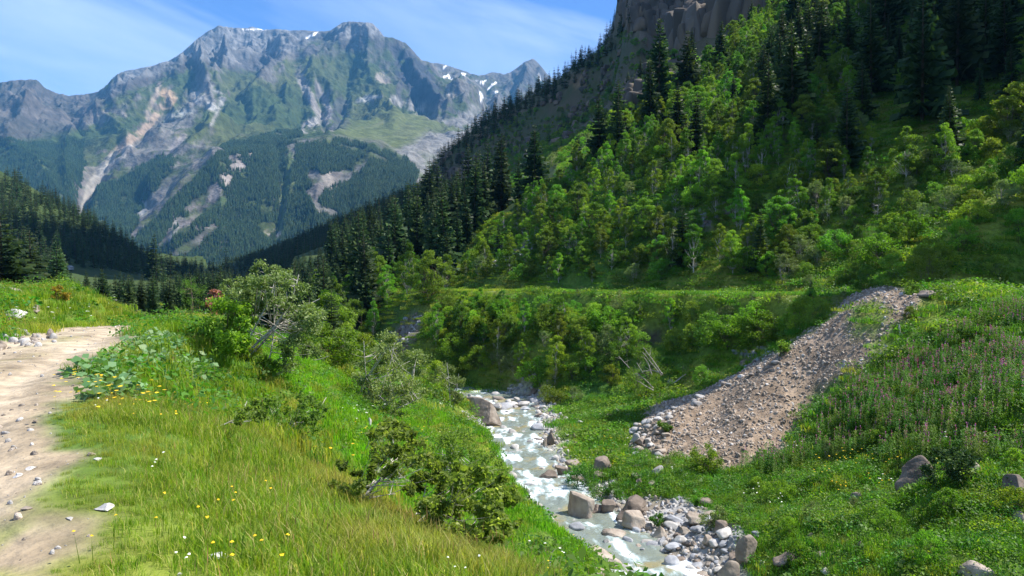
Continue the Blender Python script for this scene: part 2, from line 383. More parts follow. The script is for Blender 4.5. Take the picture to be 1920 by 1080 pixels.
class MB:
    def __init__(s): s.V = []; s.Q = []; s.T = []; s.tv = []; s.mq = []; s.mt = []; s.n = 0
    def add(s, V, F, tint=.5, mat=0):
        V = np.asarray(V, float).reshape(-1, 3); F = np.asarray(F, int)
        s.V.append(V); s.tv.append(np.broadcast_to(np.asarray(tint, float), (len(V),)))
        if F.shape[1] == 4: s.Q.append(F+s.n); s.mq.append(np.full(len(F), mat))
        else: s.T.append(F+s.n); s.mt.append(np.full(len(F), mat))
        s.n += len(V)
    def mesh(s, name, mats, smooth=False):
        fs = ([np.concatenate(s.Q)] if s.Q else [])+([np.concatenate(s.T)] if s.T else [])
        return np_mesh(name, np.concatenate(s.V), fs, mats, tint=np.concatenate(s.tv), midx=np.concatenate(s.mq+s.mt), smooth=smooth)
def tube(mb, pts, rad, sides=6, tint=.5, mat=0):
    pts = np.asarray(pts, float); n = len(pts); rad = np.broadcast_to(rad, (n,))
    tg = np.gradient(pts, axis=0); tg /= np.linalg.norm(tg, axis=1, keepdims=True)+1e-9
    ref = np.where(np.abs(tg[:, 2:3]) > .9, np.array([[1., 0, 0]]), np.array([[0, 0, 1.]]))
    a = np.cross(tg, ref); a /= np.linalg.norm(a, axis=1, keepdims=True)+1e-9; b = np.cross(tg, a)
    th = np.linspace(0, 2*np.pi, sides, endpoint=False)
    ring = pts[:, None, :]+rad[:, None, None]*(np.cos(th)[None, :, None]*a[:, None, :]+np.sin(th)[None, :, None]*b[:, None, :])
    V = ring.reshape(-1, 3); F_ = []
    for i in range(n-1):
        for k in range(sides):
            k2 = (k+1) % sides; F_.append((i*sides+k, i*sides+k2, (i+1)*sides+k2, (i+1)*sides+k))
    mb.add(V, F_, tint, mat)
def leaves(mb, Cn, size, rng, flat=.0, tint=None, mat=0, aspect=.55, updir=None):
    """rhombic leaves at centres Cn"""
    n = len(Cn); size = np.broadcast_to(size, (n,))*rng.uniform(.6, 1.35, n)
    nrm = rng.normal(size=(n, 3)); nrm[:, 2] = np.abs(nrm[:, 2])+flat
    nrm /= np.linalg.norm(nrm, axis=1, keepdims=True)
    a = np.cross(nrm, rng.normal(size=(n, 3))); a /= np.linalg.norm(a, axis=1, keepdims=True)+1e-9
    b = np.cross(nrm, a)
    s = size[:, None]
    V = np.stack([Cn-a*s*.5, Cn+b*s*aspect*.5+nrm*s*.08, Cn+a*s*.5, Cn-b*s*aspect*.5+nrm*s*.08], 1).reshape(-1, 3)
    F_ = np.arange(4*n).reshape(n, 4)
    if tint is None: tint = rng.uniform(0, 1, n)
    mb.add(V, F_, np.repeat(np.clip(tint, 0, 1), 4), mat)

# ------------------------------------------------------------------ materials
def new_mat(name):
    m = bpy.data.materials.new(name); m.use_nodes = True; t = m.node_tree
    for n in list(t.nodes): t.nodes.remove(n)
    return m, t.nodes, t.links
def N(nodes, typ, **kw):
    n = nodes.new(typ)
    for k, v in kw.items(): setattr(n, k, v)
    return n
def foliage_mat(name, c1, c2, c3=None, trans=.45, hue=.035, val=.35, rough=.55, tscale=1.25, gloss=.25, patch=None, pscale=.33):
    """leaf: colour from tint attribute and per-object random; diffuse + translucent"""
    m, nd, lk = new_mat(name)
    at = N(nd, 'ShaderNodeAttribute', attribute_name='tint')
    rp = N(nd, 'ShaderNodeValToRGB'); lk.new(at.outputs['Fac'], rp.inputs[0])
    e = rp.color_ramp.elements; e[0].color = (*c1, 1); e[1].color = (*c2, 1)
    if c3: x = e.new(.93); x.color = (*c2, 1); e[2].color = (*c3, 1)
    oi = N(nd, 'ShaderNodeObjectInfo')
    hs = N(nd, 'ShaderNodeHueSaturation')
    mr = N(nd, 'ShaderNodeMapRange'); lk.new(oi.outputs['Random'], mr.inputs[0]); mr.inputs[3].default_value = .5-hue; mr.inputs[4].default_value = .5+hue
    mu = N(nd, 'ShaderNodeMath', operation='MULTIPLY'); lk.new(oi.outputs['Random'], mu.inputs[0]); mu.inputs[1].default_value = 7.31
    fr = N(nd, 'ShaderNodeMath', operation='FRACT'); lk.new(mu.outputs[0], fr.inputs[0])
    mv = N(nd, 'ShaderNodeMapRange'); lk.new(fr.outputs[0], mv.inputs[0]); mv.inputs[3].default_value = 1-val; mv.inputs[4].default_value = 1+val
    lk.new(mr.outputs[0], hs.inputs['Hue']); lk.new(mv.outputs[0], hs.inputs['Value'])
    if patch:
        ge = N(nd, 'ShaderNodeNewGeometry'); pn = N(nd, 'ShaderNodeTexNoise'); pn.inputs['Scale'].default_value = pscale; pn.inputs['Detail'].default_value = 4; lk.new(ge.outputs['Position'], pn.inputs['Vector'])
        pr = N(nd, 'ShaderNodeMapRange'); lk.new(pn.outputs[0], pr.inputs[0]); pr.inputs[1].default_value = .46; pr.inputs[2].default_value = .62; pr.inputs[4].default_value = .55
        px_ = N(nd, 'ShaderNodeMix', data_type='RGBA'); lk.new(pr.outputs[0], px_.inputs['Factor']); lk.new(rp.outputs[0], px_.inputs['A']); px_.inputs['B'].default_value = (*patch, 1)
        lk.new(px_.outputs['Result'], hs.inputs['Color'])
    else: lk.new(rp.outputs[0], hs.inputs['Color'])
    df = N(nd, 'ShaderNodeBsdfPrincipled'); df.inputs['Roughness'].default_value = rough; df.inputs['Specular IOR Level'].default_value = gloss
    lk.new(hs.outputs[0], df.inputs['Base Color'])
    tr = N(nd, 'ShaderNodeBsdfTranslucent')
    tcm = N(nd, 'ShaderNodeMix', data_type='RGBA', blend_type='MULTIPLY'); tcm.inputs['Factor'].default_value = 1
    lk.new(hs.outputs[0], tcm.inputs['A']); tcm.inputs['B'].default_value = (1.15*tscale, 1.25*tscale, .55*tscale, 1)
    lk.new(tcm.outputs['Result'], tr.inputs['Color'])
    mx = N(nd, 'ShaderNodeMixShader'); mx.inputs[0].default_value = trans
    lk.new(df.outputs[0], mx.inputs[1]); lk.new(tr.outputs[0], mx.inputs[2])
    out = N(nd, 'ShaderNodeOutputMaterial'); lk.new(mx.outputs[0], out.inputs[0])
    return m
def noise_mat(name, cols, scale, rough=.85, bump=.3, bscale=None, detail=8, rand=.2, coord='Object', stretch=(1,1,1), spec=.3, bdist=.1, colattr=None, cmul=.35):
    m, nd, lk = new_mat(name)
    tc = N(nd, 'ShaderNodeTexCoord'); mp = N(nd, 'ShaderNodeMapping'); lk.new(tc.outputs[coord], mp.inputs[0]); mp.inputs['Scale'].default_value = stretch
    n = N(nd, 'ShaderNodeTexNoise'); n.inputs['Scale'].default_value = scale; n.inputs['Detail'].default_value = detail; n.inputs['Roughness'].default_value = .62
    lk.new(mp.outputs[0], n.inputs['Vector'])
    bs = N(nd, 'ShaderNodeBsdfPrincipled'); bs.inputs['Roughness'].default_value = rough; bs.inputs['Specular IOR Level'].default_value = spec
    if colattr:
        at = N(nd, 'ShaderNodeAttribute', attribute_name=colattr)
        mr = N(nd, 'ShaderNodeMapRange'); lk.new(n.outputs[0], mr.inputs[0]); mr.inputs[1].default_value = .3; mr.inputs[2].default_value = .7
        mr.inputs[3].default_value = 1-cmul; mr.inputs[4].default_value = 1+cmul
        vm = N(nd, 'ShaderNodeVectorMath', operation='SCALE'); lk.new(at.outputs['Color'], vm.inputs[0]); lk.new(mr.outputs[0], vm.inputs['Scale'])
        lk.new(vm.outputs[0], bs.inputs['Base Color'])
    else:
        rp = N(nd, 'ShaderNodeValToRGB'); lk.new(n.outputs[0], rp.inputs[0]); e = rp.color_ramp.elements
        e[0].position = .32; e[0].color = (*cols[0], 1); e[1].position = .68; e[1].color = (*cols[-1], 1)
        for k, c in enumerate(cols[1:-1]): x = e.new(.32+.36*(k+1)/(len(cols)-1)); x.color = (*c, 1)
        oi = N(nd, 'ShaderNodeObjectInfo'); mv = N(nd, 'ShaderNodeMapRange'); lk.new(oi.outputs['Random'], mv.inputs[0])
        mv.inputs[3].default_value = 1-rand; mv.inputs[4].default_value = 1+rand
        vm = N(nd, 'ShaderNodeVectorMath', operation='SCALE'); lk.new(rp.outputs[0], vm.inputs[0]); lk.new(mv.outputs[0], vm.inputs['Scale'])
        lk.new(vm.outputs[0], bs.inputs['Base Color'])
    b = N(nd, 'ShaderNodeTexNoise'); b.inputs['Scale'].default_value = bscale or scale*3; b.inputs['Detail'].default_value = 6
    lk.new(mp.outputs[0], b.inputs['Vector'])
    bp = N(nd, 'ShaderNodeBump'); bp.inputs['Strength'].default_value = bump; bp.inputs['Distance'].default_value = bdist
    lk.new(b.outputs[0], bp.inputs['Height']); lk.new(bp.outputs[0], bs.inputs['Normal'])
    out = N(nd, 'ShaderNodeOutputMaterial'); lk.new(bs.outputs[0], out.inputs[0])
    return m
M_GROUND = noise_mat('ground_cover', None, 2.2, bump=.6, bscale=6, bdist=.12, colattr='Col', cmul=.4, spec=.12)
M_FARROCK = noise_mat('mountain_surface', None, .018, bump=.9, bscale=.03, bdist=14, colattr='Col', cmul=.5, detail=12, spec=.1)

# ------------------------------------------------------------------ the ground, cut into its named regions
def tag(o, label=None, cat=None, group=None, kind=None):
    if label: o['label'] = label
    if cat: o['category'] = cat
    if group: o['group'] = group
    if kind: o['kind'] = kind
    return o
nr, nc = GX.shape
V = np.stack([GX, GY, GZ], -1).reshape(-1, 3)
ii = np.arange(nr*nc).reshape(nr, nc)
Q = np.stack([ii[:-1, :-1], ii[:-1, 1:], ii[1:, 1:], ii[1:, :-1]], -1).reshape(-1, 4)
def fm(A): return (A[:-1, :-1]+A[1:, 1:]).ravel()/2
reg = np.zeros(len(Q), int)
reg[(fm(M_left) > .5)] = 1
reg[fm(GD) > 115] = 2
reg[(fm(PX) < 430) & (fm(GD) > 115)] = 3
reg[fm(M_bed) > .5] = 4
reg[fm(M_heap) > .5] = 5
reg[fm(M_road) > .5] = 6
reg[fm(M_track) > .5] = 7
names = ['stream_bank', 'meadow', 'hillside', 'valley_floor', 'stream_bed', 'rubble_slope', 'embankment_road', 'dirt_track']
labs = ['green right bank rising from the stream below the embankment', 'sunlit grassy meadow sloping from the dirt track to the stream', 'steep valley side above the embankment road', 'forested valley floor and hill beyond the track',
        'stony bed of the mountain stream', 'heap of brown rubble sliding down to the stream terrace', 'grassy road on the embankment below the hill', 'pale dirt track curving over the crest at left']
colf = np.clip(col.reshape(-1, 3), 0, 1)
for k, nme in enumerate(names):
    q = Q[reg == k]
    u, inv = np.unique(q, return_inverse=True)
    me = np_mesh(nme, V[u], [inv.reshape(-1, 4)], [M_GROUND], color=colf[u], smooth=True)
    o = link(bpy.data.objects.new(nme, me)); tag(o, labs[k], nme.replace('_', ' '), kind='structure')

# ------------------------------------------------------------------ the far massif
MC = [
 # foot
 (-700,520,2300),(-300,515,2300),(0,510,2300),(130,500,2350),(300,500,2300),(450,500,2300),(600,490,2300),(800,480,2300),(1100,480,2300),(1700,480,2300),
 # dark left wall and the scree gully
 (-600,330,3500),(0,262,3700),(100,256,3850),(140,252,3900),(0,380,3000),(60,440,2600),(150,390,2900),(160,350,3150),(215,290,3600),(130,450,2500),
 # front spur crest and its face
 (240,462,2450),(300,385,2700),(340,340,2850),(400,292,3050),(450,278,3150),(520,262,3300),(620,246,3500),(650,250,3600),(400,400,2650),(550,400,2600),
 (550,320,2950),(700,380,2650),(700,310,3000),(785,330,2900),(300,460,2380),(450,450,2450),(640,440,2450),
 # hollow behind front spur (drops)
 (280,390,2950),(230,440,2700),(330,320,3250),(400,275,3450),(190,420,2750),
 # alp terrace and rock spur
 (680,262,3600),(740,228,4200),(780,262,3750),(800,235,4200),(830,222,4450),(870,195,4800),(790,300,3300),(860,280,3500),(840,330,3200),(900,250,4200),
 # middle slopes
 (300,300,3450),(300,250,3700),(350,240,3950),(250,280,3650),(200,330,3300),(420,230,4100),(500,230,4150),(600,228,4150),(560,180,4600),(600,165,4800),
 (700,180,4800),(760,190,4900),(650,215,4350),(450,170,4700),(500,140,5000),(300,200,4200),
 # near jagged ridge
 (190,178,4500),(240,168,4600),(270,140,4800),(330,120,4900),(355,112,4950),(385,125,5000),(425,118,5300),(470,130,5300),(540,100,5500),
 # summits
 (0,155,5200),(62,149,5200),(90,165,5300),(130,178,5400),(175,175,5500),(-400,170,5200),(-700,150,5200),
 (205,158,5400),(240,134,5600),(290,124,5700),(340,102,5900),(372,75,6100),(415,48,6300),(440,54,6300),(520,55,6300),(600,57,6200),(625,58,5900),(642,44,5800),(680,40,5800),(703,46,5800),
 (722,68,5700),(760,78,5600),(790,108,5400),(820,140,5200),(845,170,5000),(870,195,4800),
 (815,118,7000),(860,128,7200),(895,140,7200),(925,137,7200),(965,132,7200),(978,120,7200),(1000,111,7200),(1025,138,7200),(1080,170,7200),(1300,200,7200),(900,200,6000),(905,170,6500),(960,180,6300),(1000,250,5000),(1100,300,4500),
 (1300,300,4500),(1700,300,4500),(1700,200,7000),
 # behind
 (-700,300,8000),(0,300,8000),(200,280,8000),(415,180,8000),(680,180,8000),(900,260,9000),(1100,300,9000),(1700,300,9000),
]
mp_, mv_ = [], []
for (a, b, D) in MC:
    p = P(a, b, D); mp_.append(((a-960)/F, math.log(D))); mv_.append(p[2]/D)
MT = tps_fit(mp_, mv_, 2e-6)
mt_ = np.arange(-1.25, .35, .0014); ml_ = np.arange(math.log(2150.), math.log(8600.), .0022)
mT, mL = np.meshgrid(mt_, ml_); mY = np.exp(mL); mX = mT*mY
mZ = tps_eval(MT, mT, mL)*mY
# crest profile: the spline is corrected per column so the skyline follows the photographed one
SKY = [(-900,150),(-400,165),(-60,165),(0,155),(30,151),(62,149),(75,150),(92,166),(112,174),(135,179),(172,176),(190,171),(205,160),(225,138),(245,133),(285,124),(320,114),(345,100),(372,76),(395,58),(415,47),(428,50),(445,53),(480,51),(500,55),(525,54),(545,58),(575,56),(600,59),(622,58),(632,50),(645,42),(680,40),(700,43),(712,54),(722,67),(745,73),(762,80),(775,95),(792,112),(815,118),(835,121),(860,129),(895,141),(912,139),(925,135),(945,139),(962,133),(975,122),(988,113),(1000,110),(1010,120),(1025,138),(1045,156),(1080,175),(1300,210),(1800,210)]
colpx = 960+F*mt_
def crest_py(Zc):
    _, pyy = proj(mX, mY, Zc); return pyy.min(0)
for it in range(2):
    want = np.interp(colpx, [s[0] for s in SKY], [s[1] for s in SKY]); have = crest_py(mZ)
    dpy = np.convolve(np.pad(have-want, 6, 'edge'), np.ones(13)/13, 'valid')
    cpy = crest_py(mZ)[None, :]; _, pyn = proj(mX, mY, mZ); wgt = sstep(200, 0, pyn-cpy)
    dpy = np.convolve(np.pad(dpy, 15, 'edge'), np.ones(31)/31, 'valid')
    mZ = mZ+dpy[None, :]/F*mY*wgt
mPX, mPY = proj(mX, mY, mZ)
# strokes: spurs (+) and gullies (-), pixel polylines with height (m) and half width (px)
STROKES = [
 ([(355,112),(340,140),(300,170),(255,180),(215,190)], 90, 22), ([(415,118),(405,150),(420,180),(440,215)], 60, 24), ([(540,100),(520,120),(500,150),(470,180)], 110, 26),
 ([(600,60),(570,100),(548,120),(520,150)], 90, 22), ([(680,60),(690,110),(700,150),(720,190),(735,215)], 110, 26), ([(640,60),(620,100),(600,130),(585,160)], 80, 20), ([(760,80),(780,130),(800,170),(835,195)], 130, 26),
 ([(590,150),(605,190),(618,238)], -110, 18), ([(655,100),(650,140),(640,180),(625,232)], -70, 18), ([(300,190),(260,240),(215,290),(160,345),(150,395)], -110, 24),
 ([(180,200),(230,230),(240,280),(200,300)], 70, 22), ([(430,235),(380,260),(330,300),(280,360)], 70, 20), ([(0,262),(60,300),(110,380)], 60, 30), ([(135,255),(120,310),(135,380)], 60, 20),
 ([(520,262),(530,320),(520,400),(512,440)], -45, 16), ([(400,292),(420,350),(400,420),(330,470)], 45, 30), ([(620,250),(600,330),(590,400),(600,440)], 45, 40), ([(700,285),(690,360),(660,420)], 40, 30),
 ([(62,150),(50,190),(40,230),(20,255)], 100, 26), ([(90,170),(130,200),(150,240)], -70, 22), ([(1000,112),(985,150),(965,190)], 120, 18), ([(925,137),(915,165),(905,195)], -80, 16), ([(960,134),(945,165),(930,200)], 60, 12),
 ([(190,180),(215,166),(240,160),(262,150),(280,141),(320,126),(345,116),(358,110),(372,124),(388,150)], 120, 17), ([(425,128),(455,120),(480,105),(510,98),(540,100)], 110, 14), ([(215,290),(260,300),(320,285),(380,262),(430,240)], 50, 16),
 ([(480,60),(470,90),(465,120)], 60, 14), ([(440,55),(432,85),(425,112)], 60, 10), ([(520,60),(505,95)], 50, 10), ([(735,75),(760,120),(790,190)], -90, 16), ([(860,130),(850,160),(870,185)], 60, 14),
 ([(500,150),(490,190),(480,230)], 50, 22), ([(560,130),(565,170),(560,215)], -50, 20),
]
jx_ = 12*fbm(mX/160, mY/160, 4, 200); jy_ = 8*fbm(mX/160, mY/160, 4, 201)
for pl, h, w in STROKES:
    d, _ = dist_poly(mPX+jx_, mPY+jy_, pl)
    ok = (mY < 7600)
    mZ = mZ+h*.8*np.clip(1-d/w, 0, 1)**1.2*ok*sstep(6, 24, mPY-np.interp(colpx, [s[0] for s in SKY], [s[1] for s in SKY])[None, :])
alt = mZ
rockiness = sstep(500, 1100, alt)
alp = polymask(mPX+jx_, mPY+jy_, [(618,248),(700,228),(760,205),(800,212),(830,222),(800,250),(770,270),(740,285),(715,275),(660,262)], 10)*(mY < 4800)
flute = ridged(mT*62+.35*fbm(mX/500, mY/500, 3, 210)*6, mL*9+mT*4, 5, 211)-.5
mV = mZ+.55*mY
rr = ridged(mX/520+.3*fbm(mX/300, mV/300, 3, 216), mV/620, 6, 212, gain=.52)-.48
fine = fbm(mX/60, mV/60, 5, 213)
mZ = mZ+(1-alp)*((8+34*rockiness)*flute+(50+120*rockiness)*rr+(8+22*rockiness)*fine)*sstep(0, .05, mL-ml_[0])
for it in range(3):
    want = np.interp(colpx, [s[0] for s in SKY], [s[1] for s in SKY])+1.8*fbm(colpx/9, colpx*0, 3, 215); have = crest_py(mZ)
    dpy = have-want
    if it < 2: dpy = np.convolve(np.pad(dpy, 3, 'edge'), np.ones(7)/7, 'valid')
    _, pyn = proj(mX, mY, mZ); mZ = mZ+np.clip(dpy, -40, 40)[None, :]/F*mY*sstep([70, 45, 22][it], 0, pyn-have[None, :])
mPX, mPY = proj(mX, mY, mZ)
gx_ = np.gradient(mZ, axis=1)/np.maximum(np.gradient(mX, axis=1), 1e-3); gy_ = np.gradient(mZ, axis=0)/np.gradient(mY, axis=0)
slope = np.hypot(gx_, gy_)
def pm_(poly, s): return polymask(mPX+jx_, mPY+jy_, poly, s)
mW = mZ+.5*mY; nz1 = fbm(mX/300, mW/300, 5, 220); nz2 = fbm(mX/60, mW/60, 5, 221, gain=.6); nz3 = fbm(mX/50+mW/160, mW/130-mX/200, 5, 222, gain=.6)
jx2 = 16*nz1+9*nz2; jy2 = 14*fbm(mX/250, mW/250, 4, 223)+8*fbm(mX/60, mW/60, 4, 229)
def pm(poly, s): return polymask(mPX+jx2, mPY+jy2, poly, s)
def stroke(poly, w, soft=3):
    d, par = dist_poly(mPX+jx2*.45, mPY+jy2*.45, poly); ww = interp_par(par, w) if hasattr(w, '__len__') else w
    return 1-sstep(ww-soft, ww+soft, d+3.0*nz2)
c_rock = colmix(np.array([.11,.108,.105]), np.array([.19,.18,.165]), np.clip(.5+1.4*nz1+.9*nz3, 0, 1))
c_grey = colmix(np.array([.15,.155,.16]), np.array([.24,.24,.24]), np.clip(.5+1.2*nz3+.8*nz2, 0, 1))
c_grass = colmix(np.array([.055,.085,.025]), np.array([.095,.115,.038]), np.clip(.5+1.3*nz1, 0, 1))
c_wood = np.array([.008,.020,.012]); c_scree = np.array([.50,.44,.37])
green = np.zeros_like(mZ)
for poly, a in [([(380,135),(440,125),(500,140),(560,105),(640,90),(700,110),(740,170),(720,230),(640,250),(520,245),(430,270),(330,260),(400,200),(420,180)], .75),
                ([(140,250),(200,235),(250,250),(220,320),(170,370),(150,300)], .8), ([(170,180),(300,150),(360,130),(360,180),(290,230),(200,240)], .45), ([(640,180),(760,200),(800,230),(700,240),(640,230)], .8),
                ([(560,100),(640,90),(660,140),(600,160)], .5), ([(200,330),(250,330),(190,420),(150,440)], .7), ([(860,180),(910,160),(900,260),(860,240)], .5), ([(0,240),(120,240),(120,260),(0,262)], .5), ([(780,290),(860,280),(800,360)], .6)]:
    green = np.maximum(green, pm_(poly, 14)*a)
mcol = colmix(c_rock, c_grass, np.clip(sstep(.75, -.15, (slope-.75)*.35+.9*nz1+.6*nz2+.9*nz3-1.6*green+.30), 0, 1)*(1-sstep(1500, 1900, alt)*.9))
up = pm([(170,185),(240,125),(415,40),(600,40),(600,60),(560,95),(470,130),(420,120),(350,110),(300,130),(250,165),(200,190)], 6)
top = pm([(620,35),(720,35),(730,75),(700,72),(640,66),(620,70)], 5)
mcol = colmix(mcol, c_grey, np.maximum(up, top))
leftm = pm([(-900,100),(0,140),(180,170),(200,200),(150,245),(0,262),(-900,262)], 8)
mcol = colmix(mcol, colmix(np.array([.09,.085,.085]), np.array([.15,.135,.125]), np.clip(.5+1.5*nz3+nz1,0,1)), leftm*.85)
# woods
woodm = np.zeros_like(mZ)
for poly, a in [([(-900,262),(0,262),(60,262),(100,252),(145,250),(165,285),(160,330),(140,380),(130,470),(110,520),(-900,520)], .8),
          ([(150,400),(190,350),(250,320),(290,300),(330,300),(300,350),(260,410),(240,470),(200,520),(120,520)], .85),
          ([(240,470),(300,400),(370,330),(395,300),(430,285),(520,262),(560,270),(540,280),(480,290),(430,330),(390,350),(340,420),(300,480),(230,500)], .75),
          ([(400,340),(440,310),(530,275),(545,290),(540,330),(530,400),(505,470),(450,520),(330,520),(340,460),(380,400)], .95),
          ([(560,275),(640,265),(700,275),(760,300),(790,330),(780,400),(700,470),(560,520),(500,520),(530,430),(545,330)], 1.0),
          ([(400,290),(470,262),(560,246),(560,256),(480,275),(430,290),(380,320)], .9)]:
    woodm = np.maximum(woodm, pm(poly, 5)*a)
woodm = woodm*sstep(-.34, -.08, nz1*1.0+nz3*.9+nz2*.5+.16)
woodm = np.maximum(woodm, pm([(0,430),(300,455),(500,450),(800,420),(800,520),(0,520)], 12)*.97)
for pl, w in [([(523,470),(525,400),(530,350),(548,300),(552,278)], 4), ([(590,330),(600,345),(650,330)], 13), ([(640,275),(680,285),(720,300)], 5), ([(630,400),(600,390),(590,370)], 7), ([(400,430),(370,460),(330,480)],9), ([(690,300),(670,320)], 8)]:
    woodm = woodm*(1-.85*stroke(pl, w, 4))
rockcut = np.maximum(pm([(385,350),(440,285),(470,290),(490,280),(470,310),(440,340),(400,380),(350,430),(310,475),(280,480),(330,420)], 6), pm([(570,360),(620,325),(650,320),(640,340),(600,370),(560,390)], 5))
woodm = woodm*(1-.85*rockcut*sstep(-.35, .05, nz2+nz3+.05)); mcol = colmix(mcol, np.array([.17,.15,.14]), rockcut*.8*sstep(-.2,.2,nz3+nz2))
mcol = colmix(mcol, c_wood, woodm)
mcol = colmix(mcol, np.array([.10,.155,.04]), pm([(515,480),(522,400),(530,340),(550,285),(556,300),(540,350),(532,420),(535,480)], 3)*.8)
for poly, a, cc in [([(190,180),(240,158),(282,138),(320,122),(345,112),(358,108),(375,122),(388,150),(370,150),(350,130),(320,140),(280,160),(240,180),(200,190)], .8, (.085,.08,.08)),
       ([(728,85),(770,95),(800,125),(838,190),(800,196),(768,180),(748,150),(735,120)], .9, (.055,.06,.075)), ([(425,130),(470,105),(540,98),(535,112),(480,130),(440,140)], .7, (.08,.08,.085)), ([(590,60),(640,62),(720,80),(700,110),(650,100),(600,100)], .6, (.12,.115,.115)),  # right-hand summit face: its shade is painted into the rock colour
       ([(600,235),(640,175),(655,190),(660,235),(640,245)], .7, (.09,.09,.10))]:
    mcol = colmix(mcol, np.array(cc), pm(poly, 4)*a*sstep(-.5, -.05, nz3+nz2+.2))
# rock speckle inside the woods of the left half
spk = sstep(.12, .34, nz2*.7+nz3*.8)*pm([(-200,262),(140,252),(300,300),(400,292),(530,270),(540,420),(480,480),(250,480),(-200,440)], 10)
mcol = colmix(mcol, np.array([.20,.175,.16]), spk*.75*(mPY > 262))
# scree and light rock
for pl, w, cc in [([(325,185),(312,195),(295,215),(265,245),(235,272),(215,292)], [7,8,7,7,10,11], (.58,.44,.33)), ([(215,292),(170,345),(158,380),(152,400)], [9,6,4,3], (.50,.46,.40)),
              ([(245,275),(200,320),(185,345),(160,372)], [6,5,5,4], (.52,.47,.42)), ([(300,150),(295,175),(280,205),(275,225)], [3,5,4,3], (.55,.45,.36)), ([(310,175),(322,185),(318,200)], [10,8,5], (.60,.43,.27)),
              ([(362,172),(380,188),(398,200)], [7,10,8], (.56,.54,.50)), ([(310,222),(340,212),(365,208)], [4,6,4], (.48,.48,.44)), ([(400,165),(420,180),(410,200),(398,235)], [4,4,3,2], (.52,.50,.46)),
              ([(560,130),(575,170),(592,205),(612,232),(620,242)], [6,9,8,6,4], (.47,.43,.40)), ([(590,228),(575,235),(570,245)], [10,12,6], (.50,.47,.44)), ([(598,160),(612,195),(622,238)], [4,6,3], (.44,.40,.40)),
              ([(710,140),(730,155)], [8,5], (.55,.47,.40)), ([(735,180),(755,195),(790,202)], [5,9,5], (.52,.50,.47)), ([(835,170),(850,182)], [6,4], (.58,.52,.44)), ([(672,190),(690,185),(715,180)], [3,6,3], (.52,.52,.49)),
              ([(785,215),(740,225),(700,235),(660,244)], [3,2,2,1], (.50,.47,.40)), ([(455,300),(440,320),(410,350),(395,370)], [10,12,9,7], (.46,.40,.36)), ([(475,285),(470,300)], [6,6], (.50,.42,.35)),
              ([(330,400),(330,430),(315,460)], [4,5,4], (.46,.44,.40)), ([(270,385),(268,400)], [5,6], (.60,.58,.54)), ([(232,430),(236,440)], [4,5], (.6,.56,.48)), ([(615,330),(628,350),(622,370)], [9,10,6], (.50,.44,.38)),
              ([(512,430),(500,436),(525,436)], [5,6,5], (.55,.5,.42)), ([(140,320),(130,345),(120,365)], [3,3,3], (.42,.38,.35)), ([(40,330),(50,310),(60,300)], [3,4,3], (.36,.33,.31)), ([(15,430),(30,400)], [2,2], (.5,.48,.45)),
              ([(180,215),(210,205),(235,215)],[4,5,4],(.40,.35,.3)),([(345,255),(320,290),(290,310)],[6,7,5],(.42,.38,.36))]:
    mcol = colmix(mcol, np.array(cc)*.72, stroke(pl, w, 3)*.95*(mY < 5600)*sstep(-.42, .02, nz2*.8+nz3*.7+.08))
spur = pm([(735,245),(770,225),(800,238),(840,225),(870,200),(905,180),(930,210),(900,260),(860,300),(820,360),(790,330),(735,275)], 6)*(mY < 5200)
mcol = colmix(mcol, colmix(np.array([.26,.25,.24]), c_grass, sstep(0, .4, nz1+.4*nz3)), spur*.9)
mcol = colmix(mcol, np.array([.13,.155,.045]), alp*.9)
mcol = colmix(mcol, np.array([.17,.20,.075]), pm([(360,492),(380,480),(420,480),(410,490)], 3))
for pl, w in [([(575,72),(590,64),(596,60)], [2,2.5,1.5]), ([(455,55),(500,55)], [1.2,1.2]), ([(832,145),(842,141)], [2,2.5]), ([(830,128),(836,124)], [2,2]), ([(866,137),(872,139)], [2,2.5]), ([(892,152),(905,155),(912,150)], [1.0,1.6,1.0]),
              ([(900,174),(904,180),(900,190)], [2.6,3.5,2]), ([(915,168),(922,160),(930,155)], [2,2,2]), ([(925,173),(932,172)], [2,2]), ([(1010,140),(1014,150)], [1.5,1.5]), ([(840,145),(850,150)], [1,1])]:
    d, par = dist_poly(mPX+.8*nz2, mPY+.8*nz3, pl); ww = interp_par(par, w)
    mcol = colmix(mcol, np.array([.88,.89,.92]), (1-sstep(ww*.7-.6, ww*.7+.6, d)))
mcol = np.where(mcol.max(-1, keepdims=True) > .8, mcol, mcol*.62)
V = np.stack([mX, mY, mZ], -1).reshape(-1, 3); nr2, nc2 = mX.shape; ii2 = np.arange(nr2*nc2).reshape(nr2, nc2)
Q2 = np.stack([ii2[:-1, :-1], ii2[:-1, 1:], ii2[1:, 1:], ii2[1:, :-1]], -1).reshape(-1, 4)
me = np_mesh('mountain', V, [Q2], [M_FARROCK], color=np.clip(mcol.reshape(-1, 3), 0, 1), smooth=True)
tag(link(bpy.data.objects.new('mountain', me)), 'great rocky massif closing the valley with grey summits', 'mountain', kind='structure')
# one broad sheet under everything, far below
me = np_mesh('lowland', [(-14000,-3000,-260),(14000,-3000,-260),(14000,12000,-260),(-14000,12000,-260)], [np.array([[0,1,2,3]])], [M_GROUND], color=np.tile([.06,.08,.03],(4,1)))
tag(link(bpy.data.objects.new('lowland', me)), 'low ground far below the valley', 'ground', kind='structure')

